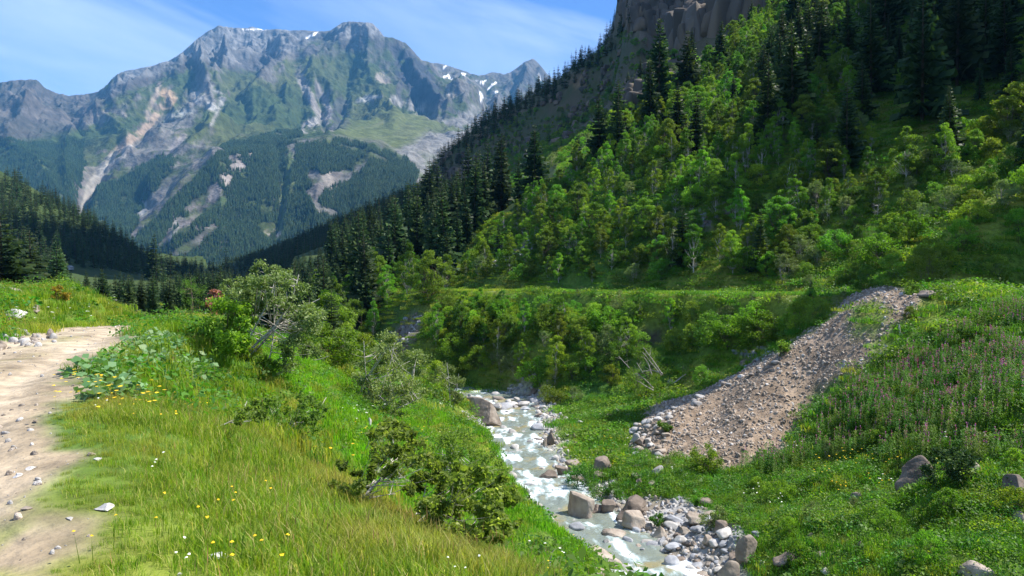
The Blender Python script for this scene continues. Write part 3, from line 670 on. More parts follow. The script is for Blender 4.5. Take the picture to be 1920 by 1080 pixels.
# ================================================================== plant meshes
M_NEEDLE = foliage_mat('spruce_needles', (.014,.036,.014), (.052,.088,.024), (.09,.13,.035), trans=.22, hue=.02, val=.35, gloss=.1)
M_LEAF   = foliage_mat('broad_leaves', (.08,.17,.014), (.20,.32,.026), (.32,.41,.045), trans=.5, hue=.035, val=.38, patch=(.045,.10,.02), pscale=.06)
M_LEAFD  = foliage_mat('shrub_leaves', (.07,.15,.016), (.16,.26,.03), (.25,.33,.06), trans=.46, hue=.03, val=.30)
M_LEAFG  = foliage_mat('willow_leaves', (.10,.155,.045), (.20,.26,.085), (.36,.40,.22), trans=.35, hue=.015, val=.2)
M_GRASS  = foliage_mat('grass_blades', (.095,.19,.012), (.24,.33,.022), (.50,.43,.17), trans=.52, hue=.018, val=.22, gloss=.2, patch=(.42,.33,.08))
M_HERB   = foliage_mat('herb_leaves', (.035,.115,.012), (.09,.215,.02), (.16,.29,.035), trans=.42, hue=.025, val=.28, patch=(.15,.22,.03))
M_BUTTER = foliage_mat('large_herb_leaves', (.10,.20,.06), (.17,.28,.11), (.28,.36,.20), trans=.3, hue=.02, val=.2, gloss=.4)
M_GRASSG = foliage_mat('bank_grass_blades', (.05,.145,.010), (.12,.26,.018), (.26,.32,.05), trans=.5, hue=.02, val=.28, gloss=.2)
M_GRASSL = foliage_mat('lime_grass_blades', (.10,.25,.010), (.20,.38,.018), (.34,.42,.06), trans=.55, hue=.018, val=.22, gloss=.2)
M_BLEAF = foliage_mat('birch_leaves', (.10,.165,.03), (.19,.27,.045), (.36,.42,.14), trans=.55, hue=.02, val=.2)
M_BARK  = noise_mat('brown_bark', [(.05,.038,.028), (.12,.095,.07)], 6, stretch=(1,1,.3), rand=.3)
M_BIRCH = noise_mat('pale_birch_bark', [(.20,.17,.14), (.42,.39,.34), (.58,.55,.50)], 5, stretch=(1,1,2.2), rand=.15)
M_DEAD  = noise_mat('weathered_dead_wood', [(.24,.20,.16), (.46,.42,.37)], 7, stretch=(1,1,.4), rand=.2)
def flat_mat(name, c, trans=.3): return foliage_mat(name, c, tuple(min(1, v*1.3) for v in c), None, trans=trans, hue=.01, val=.15)
M_PURPLE = flat_mat('fireweed_petals', (.42,.10,.34)); M_YEL = flat_mat('yellow_petals', (.75,.50,.02)); M_WHT = flat_mat('white_petals', (.75,.75,.68))
M_RUST = foliage_mat('dry_rusty_needles', (.20,.09,.05), (.32,.17,.10), None, trans=.2)
M_AUT = foliage_mat('yellowing_leaves', (.16,.16,.02), (.34,.27,.03), (.45,.30,.03), trans=.4)

def spruce_mesh(seed, h=12.0, nlev=26, nb=8, nn=8, rmax=2.0, mats=None, low=False, name='spruce'):
    rng = np.random.default_rng(seed); cb = MB(); tb = MB()
    lean = rng.normal(size=2)*.012*h
    def ax(z): return np.array([lean[0]*(z/h)**2, lean[1]*(z/h)**2, z])
    zs = np.linspace(0, h*.98, 6); tube(tb, [ax(z) for z in zs], h*.014*(1-zs/h*.95)+.01, 5, mat=0)
    z0 = h*rng.uniform(.04, .12); asym = rng.uniform(0, 6.28); aamp = rng.uniform(0, .2)
    for i in range(nlev):
        f = (i+rng.uniform(-.35, .35))/nlev; f = min(max(f, 0), 1); z = z0+(h*.99-z0)*f**.92
        Rr = rmax*(1-f)**.82*rng.uniform(.72, 1.12)+.10
        nbi = max(4, int(nb*(1-.45*f)))
        a0 = rng.uniform(0, 6.28)
        for b in range(nbi):
            a = a0+b*2*math.pi/nbi+rng.uniform(-.35, .35)
            Rb = Rr*rng.uniform(.62, 1.1)*(1+aamp*math.cos(a-asym))
            d = np.array([math.cos(a), math.sin(a), 0]); droop = rng.uniform(.18, .5)*(1-.7*f)-.25*f
            n = max(3, int(nn*(.4+.6*(1-f))))
            s = np.linspace(.18, 1, n)+rng.uniform(-.03, .03, n)
            base = ax(z)
            c = base+d*Rb*s[:, None]; c[:, 2] += -droop*Rb*s**1.3+.16*Rb*np.maximum(s-.7, 0)*2
            side = np.array([-d[1], d[0], 0]); w = Rb*(.42-.25*s)*rng.uniform(.7, 1.3, n)
            ln = Rb*.30*rng.uniform(.8, 1.3, n)+.05
            hang = Rb*.17*rng.uniform(.5, 1.5, n)+.04
            # two drooping sprays per node
            for sg in (-1, 1):
                tip = c+sg*side*w[:, None]+d*ln[:, None]*.8; tip[:, 2] -= hang*1.2
                m1 = c+d*ln[:, None]*.75; m1[:, 2] += .02
                m2 = c+sg*side*w[:, None]*.6-d*ln[:, None]*.1; m2[:, 2] -= hang*.9
                Vv = np.stack([c, m1, tip, m2], 1).reshape(-1, 3)
                cb.add(Vv, np.arange(4*n).reshape(n, 4), np.repeat(np.clip(rng.uniform(.0, .6)+rng.normal(0, .22, n)+.15*s, 0, 1), 4), 1)
    # leader
    cb.add([ax(h*.93)+[-.05, 0, 0], ax(h*.93)+[.05, .02, 0], ax(h*1.03)], [[0, 1, 2]], .5, 1)
    mats = mats or [M_BARK, M_NEEDLE]
    full = MB()
    for src in (tb, cb):
        off = full.n
        for V_ in src.V: full.V.append(V_)
        full.tv += src.tv; full.Q += [q+off for q in src.Q]; full.T += [q+off for q in src.T]; full.mq += src.mq; full.mt += src.mt; full.n += src.n
    return full.mesh(name, mats), tb.mesh(name+'_trunk', mats), cb.mesh(name+'_crown', mats)

def cone_spruce(seed, h=12, n=9):
    rng = np.random.default_rng(seed); cb = MB()
    for i in range(n):
        z = h*(.08+.9*i/n); r = 2.1*(1-i/n)**.85+.15; k = 7; a0 = rng.uniform(0, 6)
        th = a0+np.arange(k)*2*math.pi/k; rr_ = r*rng.uniform(.65, 1.15, k)
        Vv = np.concatenate([[[0, 0, z+h/n*1.5]], np.stack([rr_*np.cos(th), rr_*np.sin(th), np.full(k, z)-rr_*.2], 1)])
        cb.add(Vv, [(0, 1+j, 1+(j+1) % k) for j in range(k)], rng.uniform(.1, .8), 0)
    return cb.mesh('distant_spruce', [M_NEEDLE])

def broad_mesh(seed, h=6.0, rx=2.0, z0=.22, nclump=46, nleaf=230, leaf=.155, clr=.54, bark=None, lmat=None, stems=1, name='tree', tbase=.09, lean=(0, 0), shape=1.0, extra=None, limbs=.7):
    """crown of leaf clumps through an uneven envelope, limbs running to the clumps"""
    rng = np.random.default_rng(seed); cb = MB(); tb = MB(); bark = bark or M_BIRCH; lmat = lmat or M_LEAF
    ph = rng.uniform(0, 6.28, 6)
    roots = []
    for s_ in range(stems):
        a = rng.uniform(0, 6.28); sp = 0 if stems == 1 else rng.uniform(.25, .75)*rx*.75
        top = np.array([math.cos(a)*sp+lean[0]*h, math.sin(a)*sp+lean[1]*h, h*rng.uniform(.72, .92)])
        b0 = np.array([math.cos(a)*.12*(stems > 1), math.sin(a)*.12*(stems > 1), -.25])
        u = np.linspace(0, 1, 7)[:, None]
        pts = b0*(1-u)+top*u; pts[:, :2] += np.array([math.cos(a), math.sin(a)])*np.sin(u*math.pi)*(.06*h if stems > 1 else .02*h)+rng.normal(0, .012*h, (7, 2))*u
        tube(tb, pts, tbase*(1-u[:, 0]*.85)*(h/6)*(1 if stems == 1 else .7), 6, mat=0); roots.append(pts)
    for k in range(nclump):
        f = rng.uniform(0, 1)**.85; z = h*(z0+(1-z0)*f)
        prof = (math.sin(math.pi*min(1, (f*.86+.14)))**.6)*(1-.25*f*shape)
        a = rng.uniform(0, 6.28); lobes = 1+.22*math.sin(2*a+ph[0]+3*f)+.16*math.sin(3*a+ph[1]-4*f)
        r = rx*prof*lobes*rng.uniform(.25, 1)**.5
        cen = np.array([math.cos(a)*r+lean[0]*z, math.sin(a)*r+lean[1]*z, z+rng.normal(0, .04*h)])
        cr = clr*rng.uniform(.55, 1.25)*(1-.3*f)
        n = int(nleaf*rng.uniform(.6, 1.3)*(cr/clr)**1.5)+8
        q = rng.normal(size=(n, 3)); q /= np.linalg.norm(q, axis=1, keepdims=True); q *= (rng.uniform(.15, 1, n)**.45)[:, None]
        q[:, 2] *= .72
        ct = rng.uniform(.12, .8)
        leaves(cb, cen+q*cr, leaf, rng, flat=.05, tint=ct+rng.normal(0, .17, n), mat=1)
        if rng.uniform() < limbs:
            rt = roots[rng.integers(len(roots))]; j = min(6, max(1, int((z/h-.18)*6))); p0 = rt[j]
            u = np.linspace(0, 1, 4)[:, None]; pp = p0*(1-u)+cen*u; pp[:, 2] -= np.sin(u[:, 0]*math.pi)*.06*h
            tube(tb, pp, np.array([.022, .015, .01, .005])*h/6*1.3, 4, mat=0)
    mats = [bark, lmat]
    full = MB()
    for src in (tb, cb):
        off = full.n
        full.V += src.V; full.tv += src.tv; full.Q += [q+off for q in src.Q]; full.T += [q+off for q in src.T]; full.mq += src.mq; full.mt += src.mt; full.n += src.n
    return full.mesh(name, mats), tb.mesh(name+'_trunk', mats), cb.mesh(name+'_crown', mats)

SPR = [spruce_mesh(s, nlev=nl, nb=nb_, rmax=rm, name='spruce') for s, nl, nb_, rm in ((1, 28, 9, 2.0), (2, 24, 8, 2.4), (3, 30, 9, 1.7), (4, 26, 8, 2.1))]
SPL = [spruce_mesh(10+s, nlev=15, nb=7, nn=4, rmax=rm, name='spruce_far')[0] for s, rm in ((0, 2.0), (1, 2.4), (2, 1.8))]
CON = [cone_spruce(s) for s in range(3)]
BRD = [broad_mesh(20, 6, 1.7, nclump=60, name='tree'), broad_mesh(21, 6, 2.1, nclump=70, stems=3, name='tree', lmat=M_LEAF), broad_mesh(22, 7, 1.5, nclump=58, name='tree', shape=1.5),
       broad_mesh(23, 5, 2.1, z0=.1, nclump=72, stems=4, lmat=M_LEAFD, bark=M_BARK, name='tree'), broad_mesh(24, 6.5, 1.8, z0=.15, nclump=64, stems=2, name='tree')]
SHB = [broad_mesh(30, 2.4, 1.35, z0=.05, nclump=44, nleaf=130, leaf=.12, clr=.42, stems=5, lmat=M_LEAFD, bark=M_BARK, name='shrub', tbase=.05),
       broad_mesh(31, 2.0, 1.6, z0=.03, nclump=46, nleaf=130, leaf=.12, clr=.42, stems=6, lmat=M_LEAF, bark=M_BARK, name='shrub', tbase=.05),
       broad_mesh(32, 3.0, 1.4, z0=.08, nclump=46, nleaf=130, leaf=.12, clr=.45, stems=5, lmat=M_LEAFG, bark=M_DEAD, name='shrub', tbase=.06),
       broad_mesh(33, 2.2, 1.2, z0=.05, nclump=36, nleaf=130, leaf=.12, clr=.40, stems=4, lmat=M_LEAF, bark=M_BARK, name='shrub', tbase=.05)]

# ================================================================== scattering
def scatter(rng, poly, dmin, dmax, spacing, frac=1.0, cand=60000, extra=None, prev=None):
    """area-uniform points on the ground whose photograph position falls in poly, kept `spacing` metres apart"""
    xs = [p[0] for p in poly]; t0, t1 = (min(xs)-960)/F-.02, (max(xs)-960)/F+.02
    D = np.sqrt(rng.uniform(dmin**2, dmax**2, cand)); t = rng.uniform(t0, t1, cand)
    x = t*D; z = H(x, D); px, py = proj(x, D, z)
    ok = inpoly(px, py, poly)
    if extra is not None: ok &= extra(x, D, px, py)
    x, D, z = x[ok], D[ok], z[ok]
    grid = {} if prev is None else prev
    keep = []; sx = spacing
    for i in range(len(x)):
        s = sx*(1 if np.isscalar(sx) else 1)
        key = (int(x[i]//s), int(D[i]//s)); bad = False
        for a in (-1, 0, 1):
            for b in (-1, 0, 1):
                for (u, v) in grid.get((key[0]+a, key[1]+b), ()):
                    if (u-x[i])**2+(v-D[i])**2 < s*s: bad = True; break
                if bad: break
            if bad: break
        if not bad:
            grid.setdefault(key, []).append((x[i], D[i])); keep.append(i)
    keep = np.array(keep, int)
    if frac < 1 and len(keep): keep = keep[rng.uniform(size=len(keep)) < frac]
    return np.stack([x[keep], D[keep], z[keep]], 1) if len(keep) else np.zeros((0, 3))
CHUTE = [(700,592),(740,585),(815,570),(800,620),(790,700),(760,735),(700,720)]
def notbare(x, y, px, py): return (G_at(M_bare, x, y) < .35) & ~inpoly(px, py, CHUTE)

def make_stuff(name, label, cat, pts, rz, sc, idx, sources, tilt=None):
    """one object: points carrying instances of the given meshes"""
    me = bpy.data.meshes.new(name); pts = np.asarray(pts, np.float32)
    me.vertices.add(len(pts)); me.vertices.foreach_set('co', pts.ravel())
    rot = np.zeros((len(pts), 3), np.float32); rot[:, 2] = rz
    if tilt is not None: rot[:, :2] = tilt
    a = me.attributes.new('rot', 'FLOAT_VECTOR', 'POINT'); a.data.foreach_set('vector', rot.ravel())
    a = me.attributes.new('sc', 'FLOAT', 'POINT'); a.data.foreach_set('value', np.asarray(sc, np.float32))
    a = me.attributes.new('idx', 'INT', 'POINT'); a.data.foreach_set('value', np.asarray(idx, np.int32))
    o = link(bpy.data.objects.new(name, me)); tag(o, label, cat, kind='stuff')
    ng = bpy.data.node_groups.new(name+'_spread', 'GeometryNodeTree')
    ng.interface.new_socket('Geometry', in_out='INPUT', socket_type='NodeSocketGeometry')
    ng.interface.new_socket('Geometry', in_out='OUTPUT', socket_type='NodeSocketGeometry')
    n, l = ng.nodes, ng.links
    gi = n.new('NodeGroupInput'); go = n.new('NodeGroupOutput'); jn = n.new('GeometryNodeJoinGeometry')
    for k, sm in reversed(list(enumerate(sources))):
        so_ = bpy.data.objects.new(name+'_piece', sm)
        oi = n.new('GeometryNodeObjectInfo'); oi.inputs['Object'].default_value = so_; oi.inputs['As Instance'].default_value = True
        l.new(oi.outputs['Geometry'], jn.inputs[0])
    ip = n.new('GeometryNodeInstanceOnPoints'); ip.inputs['Pick Instance'].default_value = True
    def named(nm, typ):
        q = n.new('GeometryNodeInputNamedAttribute'); q.data_type = typ; q.inputs['Name'].default_value = nm
        return [s for s in q.outputs if s.enabled and s.name == 'Attribute'][0]
    l.new(gi.outputs[0], ip.inputs['Points']); l.new(jn.outputs[0], ip.inputs['Instance'])
    l.new(named('idx', 'INT'), ip.inputs['Instance Index']); l.new(named('sc', 'FLOAT'), ip.inputs['Scale'])
    er = n.new('FunctionNodeEulerToRotation'); l.new(named('rot', 'FLOAT_VECTOR'), er.inputs[0]); l.new(er.outputs[0], ip.inputs['Rotation'])
    l.new(ip.outputs[0], go.inputs[0])
    md = o.modifiers.new('spread', 'NODES'); md.node_group = ng
    return o

rng = np.random.default_rng(7)
# ---- spruces: (x, y, z, height, zone)
SP = []
def addsp(pts, h0, h1, zone):
    for p in pts: SP.append((p[0], p[1], p[2], rng.uniform(h0, h1)*(.55+.75*rng.uniform()**1.3), zone))
BELT = [(410,520),(430,490),(600,425),(785,360),(860,400),(990,370),(1100,300),(1200,250),(1300,180),(1310,190),(1190,260),(1080,330),(990,375),(900,440),(865,490),(850,535),(800,545),(760,535),(720,560),(690,600),(640,640),(600,640),(540,560),(480,560)]
addsp(scatter(rng, BELT, 90, 1400, 4.5, .95, 220000, notbare), 11, 17, 'belt')
RIDGE = [(775,350),(830,262),(900,205),(1000,148),(1100,88),(1150,20),(1160,-20),(1190,0),(1185,60),(1140,110),(1040,185),(930,250),(860,310),(800,365)]
addsp(scatter(rng, RIDGE, 300, 900, 6.0, .95, 120000), 12, 19, 'ridge')
SLOPE = [(850,330),(930,250),(1040,185),(1185,90),(1420,100),(1290,150),(1180,210),(1000,300),(870,360)]
addsp(scatter(rng, SLOPE, 200, 650, 6, .75, 90000, lambda x, y, px, py: fbm(x/40, y/40, 3, 310) > .08), 4, 9, 'slope')
UPPER = [(1500,-60),(1930,-160),(2050,0),(2000,330),(1800,330),(1640,420),(1560,330),(1440,300),(1420,180)]
addsp(scatter(rng, UPPER, 60, 260, 3.9, .62, 60000, lambda x, y, px, py: ((px > 1640) & (py < 250)) | ((px+py*.5) % 190 < 95)), 9, 14, 'upper')
SPUR = [(865,520),(1000,385),(1150,275),(1260,190),(1350,105),(1430,30),(1450,-60),(1500,-100),(1700,-140),(1600,300),(1500,520),(1100,535)]
addsp(scatter(rng, SPUR, 80, 280, 7, .28, 30000, notbare), 6, 10, 'spur')
BAND = [(-60,590),(0,545),(200,520),(420,505),(560,520),(690,560),(690,640),(620,700),(500,640),(340,590),(250,605),(200,612),(100,560)]
addsp(scatter(rng, BAND, 60, 420, 4.6, .85, 60000, lambda x, y, px, py: ~inpoly(px, py, CHUTE) & (G_at(G_ds, x, y) > 4) & ~((px > 90) & (px < 330) & (y > 200) & (y < 420)) & ((y > 85) | (px > 560))), 6, 11, 'band')
LHILL = [(-500,150),(0,335),(110,385),(210,442),(310,508),(430,512),(430,500),(300,530),(0,520),(-500,500)]
addsp(scatter(rng, LHILL, 260, 1500, 5.6, 1, 260000, lambda x, y, px, py: ~((px > 110) & (py > 497+.12*(px-110)) & (px < 280))), 11, 17, 'lhill')
for k, (x_, y_, z_, h_, zn) in enumerate(SP):
    if zn in ('band', 'belt') and y_ < 420:
        px_, _ = proj(x_, y_, z_)
        if 120 < px_ < 620:
            top = np.interp(px_, [120, 250, 420, 520, 620], [505, 512, 500, 490, 470])+rng.uniform(-6, 22); hm = (500-top)/F*y_-z_
            SP[k] = (x_, y_, z_, min(h_*1.6, max(hm, 3.5)) if y_ < 150 else min(h_, max(hm, 3.5)), zn)
SKT = [(430,486),(520,455),(600,415),(700,372),(785,328),(830,262),(900,198),(1000,140),(1130,62),(1170,-20)]
for k, (x_, y_, z_, h_, zn) in enumerate(SP):
    px_, _ = proj(x_, y_, z_)
    if 430 < px_ < 1165 and zn != 'spur':
        hm = (500-np.interp(px_, [q[0] for q in SKT], [q[1] for q in SKT])+rng.uniform(-14, 5))/F*y_-z_
        SP[k] = (x_, y_, z_, max(min(h_, hm), 3.0), zn)
# ---- broadleaf trees and shrubs
BT = []; SH = []
def addt0(L_, pts, h0, h1, zone):
    for p in pts: L_.append((p[0], p[1], p[2], rng.uniform(h0, h1), zone))
addt0(SH, scatter(rng, [(820,350),(930,240),(1040,175),(1160,60),(1200,80),(1330,130),(1440,40),(1420,120),(1290,200),(1180,270),(1000,350),(860,400)], 180, 650, 3.6, .95, 110000, lambda x, y, px, py: fbm(x/26, y/26, 3, 311) > -.22), 1.4, 4.2, 'slope')
def addt(L_, pts, h0, h1, zone):
    for p in pts: L_.append((p[0], p[1], p[2], rng.uniform(h0, h1), zone))
g1 = {}
addt(BT, scatter(rng, SPUR, 78, 300, 2.45, .96, 150000, lambda x, y, px, py: notbare(x, y, px, py) & ~((px > 1180) & (py > 515))), 2.4, 5.8, 'spur')
addt(SH, scatter(rng, SPUR, 78, 260, 2.3, .5, 60000, notbare), 1.6, 3.2, 'spur')
addt(BT, scatter(rng, [(1440,300),(1560,340),(1640,440),(1750,340),(1930,260),(1930,180),(1800,320),(1650,300),(1500,200)], 60, 170, 3.2, .85, 30000, notbare), 3.0, 6.0, 'upper')
STRIP = [(1480,545),(1420,500),(1560,400),(1700,330),(1920,180),(2050,100),(2050,420),(1900,300),(1780,400),(1650,480),(1560,548)]
addt(SH, scatter(rng, STRIP, 55, 150, 2.0, .85, 40000, notbare), 1.3, 3.0, 'strip')
DARKR = [(1560,545),(1780,400),(1900,300),(2050,350),(2050,540)]
addt(SH, scatter(rng, DARKR, 55, 120, 2.4, .75, 30000, notbare), 1.4, 3.2, 'darkright')
addt(BT, scatter(rng, [(560,600),(640,560),(690,545),(790,540),(850,545),(850,600),(760,600),(700,640),(640,690),(600,690)], 75, 170, 4.2, .9, 20000, notbare), 5, 8, 'corner')
EMB = [(780,560),(900,552),(1200,556),(1590,560),(1560,590),(1480,640),(1380,650),(1250,660),(1180,690),(1100,715),(1020,725),(900,725),(860,700),(800,640)]
emb_ok = lambda x, y, px, py: ~inpoly(px, py, CHUTE) & (G_at(M_bare, x, y) < .35) & (G_at(M_dark, x, y) < .4) & (G_at(G_ds, x, y) > 3.6)
addt(BT, scatter(rng, [(780,590),(900,575),(1200,590),(1330,600),(1250,650),(1150,690),(1020,725),(880,715),(820,650)], 60, 125, 3.2, .85, 30000, emb_ok), 3.0, 5.4, 'emb')
addt(SH, scatter(rng, EMB, 56, 125, 1.75, .95, 60000, emb_ok), 1.5, 3.4, 'emb')
addt(SH, scatter(rng, [(1030,720),(1100,715),(1180,690),(1300,660),(1400,690),(1350,720),(1230,745),(1050,760)], 55, 90, 3.4, .5, 10000, emb_ok), 1.0, 2.0, 'terrace')
addt(SH, scatter(rng, [(1130,870),(1250,850),(1480,870),(1700,800),(1920,800),(1920,1080),(1400,1080),(1280,930),(1150,900)], 16, 46, 1.7, .62, 12000, emb_ok), .45, 1.1, 'rightslope')
addt(SH, scatter(rng, [(1700,570),(1920,570),(1920,820),(1600,780)], 25, 55, 4.5, .5, 10000, emb_ok), .7, 1.4, 'rightslope')
addt(SH, scatter(rng, [(600,690),(700,690),(800,700),(840,760),(800,760),(640,700)], 36, 80, 3.0, .7, 10000, emb_ok), 1.4, 3.2, 'leftbank')

def clampemb(L_):
    for k, (x_, y_, z_, h_, zn) in enumerate(L_):
        if zn == 'emb':
            tp = -(rng.uniform(40, 75))/F*y_-z_; L_[k] = (x_, y_, z_, max(.9, min(h_, tp)), zn)
clampemb(BT); clampemb(SH)
def vis(x, y, z, h):
    """rough test that some of the thing is not behind the ground"""
    px, py = proj(x, y, z+h); ang_ = (z+h)/y
    t = x/(y+Y0); i = int(np.clip(np.round(np.interp(t, Tg, np.arange(len(Tg)))), 0, len(Tg)-1)); j = int(np.clip((math.log(y+Y0)-Lg[0])/.008-2, 0, len(Lg)-1))
    return -120 < px < 2040 and -h*F/y < py < 1180 and hor[j, i] < ang_
ZL = {
 ('spruce','belt'): ('dark spruce in the forest on the right valley side left of the sunlit spur', 'spruces of the right valley side'),
 ('spruce','ridge'): ('spruce on the shaded ridge crest standing against the sky', 'spruces along the skyline ridge'),
 ('spruce','slope'): ('small spruce on the shaded slope below the cliffs', 'spruces on the shaded slope'),
 ('spruce','upper'): ('tall dark spruce high on the hillside at the upper right of the photo', 'spruces at the upper right'),
 ('spruce','spur'): ('spruce standing among the light green broadleaf trees of the sunlit spur', 'spruces among broadleaf trees'),
 ('spruce','band'): ('dark spruce in the forest band just behind the grassy crest of the track', 'spruces behind the track'),
 ('spruce','lhill'): ('far spruce on the forested hill at the left edge', 'spruces on the left hill'),
 ('tree','spur'): ('light green broadleaf tree crowded on the sunlit spur above the embankment road', 'broadleaf trees on the spur'),
 ('tree','upper'): ('broadleaf tree between the dark spruces on the upper right hillside', 'broadleaf trees at the upper right'),
 ('tree','corner'): ('pale green broadleaf tree beside the left end of the embankment near the grey scree', 'broadleaf trees by the grey scree'),
 ('tree','emb'): ('young broadleaf tree on the bank between embankment road and stream', 'young trees on the embankment bank'),
 ('shrub','slope'): ('dark shrub on the shaded slope below the cliffs', 'shrubs on the shaded slope'),
 ('shrub','spur'): ('leafy shrub below the broadleaf trees of the sunlit spur', 'shrubs on the spur'),
 ('shrub','strip'): ('low shrub on the bright diagonal strip of the right hillside', 'shrubs on the bright strip'),
 ('shrub','darkright'): ('low shrub in the shaded hillside at the right edge above the rubble heap', 'shrubs in the shade at the right'),
 ('shrub','emb'): ('dense leafy shrub on the bank just below the embankment road', 'shrubs below the embankment road'),
 ('shrub','terrace'): ('low green shrub on the grassy terrace behind the dead wood pile', 'shrubs on the terrace'),
 ('shrub','rightslope'): ('small bush in the herbs of the near right slope', 'bushes on the near right slope'),
 ('shrub','leftbank'): ('leafy shrub on the lower left bank near the bend of the stream', 'shrubs at the stream bend')}
CATS = {'spruce': 'spruce tree', 'tree': 'broadleaf tree', 'shrub': 'shrub'}
def place_kind(kind, items, variants, basis, cap, shear=None):
    """the largest `cap` become things, the rest is returned"""
    seen = [(it[3]/it[1] if vis(it[0], it[1], it[2], it[3]) else 0, k) for k, it in enumerate(items)]
    order = sorted(seen, reverse=True); chosen = [k for a, k in order[:cap] if a > 0]
    cs = set(chosen)
    for k in chosen:
        x, y, z, h, zone = items[k]; v = rng.integers(len(variants)); full, tm, cm = variants[v]; s = h/basis[v]
        w = s*rng.uniform(.85, 1.15); lab, grp = ZL[(kind, zone)]; rzv = rng.uniform(0, 6.28)
        nm = {'spruce': 'spruce', 'tree': 'broadleaf_tree', 'shrub': 'shrub'}[kind]
        if h/y*F > 55:
            e = link(bpy.data.objects.new(nm, None)); e.location = (x, y, z-.05); e.rotation_euler = (rng.normal()*.02, rng.normal()*.02, rzv); e.scale = (w, w, s)
            link(bpy.data.objects.new('trunk' if kind != 'shrub' else 'stems', tm), e); link(bpy.data.objects.new('crown' if kind != 'shrub' else 'foliage', cm), e)
        else:
            e = link(bpy.data.objects.new(nm, full)); e.location = (x, y, z-.05); e.rotation_euler = (0, 0, rzv); e.scale = (w, w, s)
        tag(e, lab, CATS[kind], grp)
    return [it for k, it in enumerate(items) if k not in cs]
rs = place_kind('spruce', SP, SPR, [12, 12, 12, 12], 285)
rt_ = place_kind('tree', BT, BRD, [6, 6, 7, 5, 6.5], 285)
rsh = place_kind('shrub', SH, SHB, [2.4, 2.0, 3.0, 2.2], 270)
def rest(items, name, label, cat, srcs, basis, lod=None):
    if not items: return
    A = np.array([i[:4] for i in items]); n = len(A)
    idx = rng.integers(0, len(srcs), n)
    if lod: idx = np.where(A[:, 1] > lod[1], lod[0]+rng.integers(0, len(srcs)-lod[0], n), rng.integers(0, lod[0], n))
    make_stuff(name, label, cat, A[:, :3]-[0, 0, .1], rng.uniform(0, 6.28, n), A[:, 3]/np.array(basis)[idx], idx, srcs)
# order of Join inputs: last linked comes first, so sources are given reversed inside make_stuff users via REV
rest(rs, 'spruce_forest', 'continuous dark spruce forest on the valley sides', 'forest', [s[0] for s in SPR]+SPL, [12]*7, (4, 260))
rest(rt_, 'broadleaf_wood', 'continuous light green broadleaf wood on the sunlit hillside', 'woodland', [b[0] for b in BRD], [6, 6, 7, 5, 6.5])
rest(rsh, 'scrub', 'low scrub filling the gaps on the slopes', 'scrub', [b[0] for b in SHB], [2.4, 2.0, 3.0, 2.2])
# distant woods on the massif
def H2(x, y):
    fj = np.clip((np.log(y)-ml_[0])/.0022, 0, len(ml_)-1.001); fi2 = np.clip((x/y-mt_[0])/.0014, 0, len(mt_)-1.001)
    j = fj.astype(int); i = fi2.astype(int); a = fj-j; b = fi2-i
    return (mZ[j, i]*(1-b)+mZ[j, i+1]*b)*(1-a)+(mZ[j+1, i]*(1-b)+mZ[j+1, i+1]*b)*a, woodm[j, i]
nC_ = 260000
yy = np.sqrt(rng.uniform(2200**2, 4500**2, nC_)); xx = rng.uniform(-.72, -.04, nC_)*yy
zz_, wmk = H2(xx, yy); okk = (wmk > .45)
xx, yy, zz_ = xx[okk], yy[okk], zz_[okk]
nT = len(xx); print('distant trees', nT)
make_stuff('distant_forest', 'blue green conifer forest on the lower flanks of the massif', 'forest', np.stack([xx, yy, zz_-.5], 1), rng.uniform(0, 6.28, nT), rng.uniform(.8, 1.7, nT), rng.integers(0, 3, nT), CON)

# ================================================================== grass, herbs, flowers
def tuft(seed, n, r, h0, h1, w, dry=.15, curve=.5, seedhead=0.0, mat=None):
    rg = np.random.default_rng(seed); mb = MB()
    a = rg.uniform(0, 6.28, n); rr_ = r*np.sqrt(rg.uniform(0, 1, n)); hgt = rg.uniform(h0, h1, n)
    base = np.stack([rr_*np.cos(a), rr_*np.sin(a), np.full(n, -.04)], 1)
    b = rg.uniform(0, 6.28, n); d = np.stack([np.cos(b), np.sin(b), 0*b], 1); sd_ = np.stack([-np.sin(b), np.cos(b), 0*b], 1)
    ben = hgt*curve*rg.uniform(.2, 1.0, n); ww = w*rg.uniform(.6, 1.3, n)
    up = np.array([0, 0, 1.])
    p1 = base+d*(ben*.25)[:, None]+up*(hgt*.55)[:, None]; p2 = base+d*ben[:, None]+up*(hgt*(1-.25*curve))[:, None]
    Vv = np.stack([base-sd_*ww[:, None]*.5, base+sd_*ww[:, None]*.5, p1+sd_*ww[:, None]*.42, p1-sd_*ww[:, None]*.42, p2], 1).reshape(-1, 3)
    o = np.arange(n)*5
    tn = np.where(rg.uniform(0, 1, n) < dry, rg.uniform(.9, 1, n), rg.uniform(.05, .8, n)); tv = np.repeat(tn, 5)
    mb.add(Vv, np.stack([o, o+1, o+2, o+3], 1), tv, 0)
    mb.T.append(np.stack([o+3, o+2, o+4], 1)); mb.mt.append(np.zeros(n, int))
    if seedhead > 0:
        k = int(n*seedhead); hh = hgt[:k]*1.3
        for i in range(k):
            q0 = base[i]; q1 = q0+d[i]*hh[i]*.25+up*hh[i]
            mb.add([q0-sd_[i]*w*.12, q0+sd_[i]*w*.12, q1], [[0, 1, 2]], .9, 0)
            mb.add([q1-up*.06, q1-up*.03+sd_[i]*w*.4, q1+up*.03+d[i]*.02, q1-up*.03-sd_[i]*w*.4], [[0, 1, 2, 3]], .99, 1)
    return mb.mesh('grass_tuft', [M_GRASS if mat is None else mat, M_SEED])
M_SEED = foliage_mat('seed_heads', (.25,.13,.05), (.36,.22,.09), None, trans=.3)
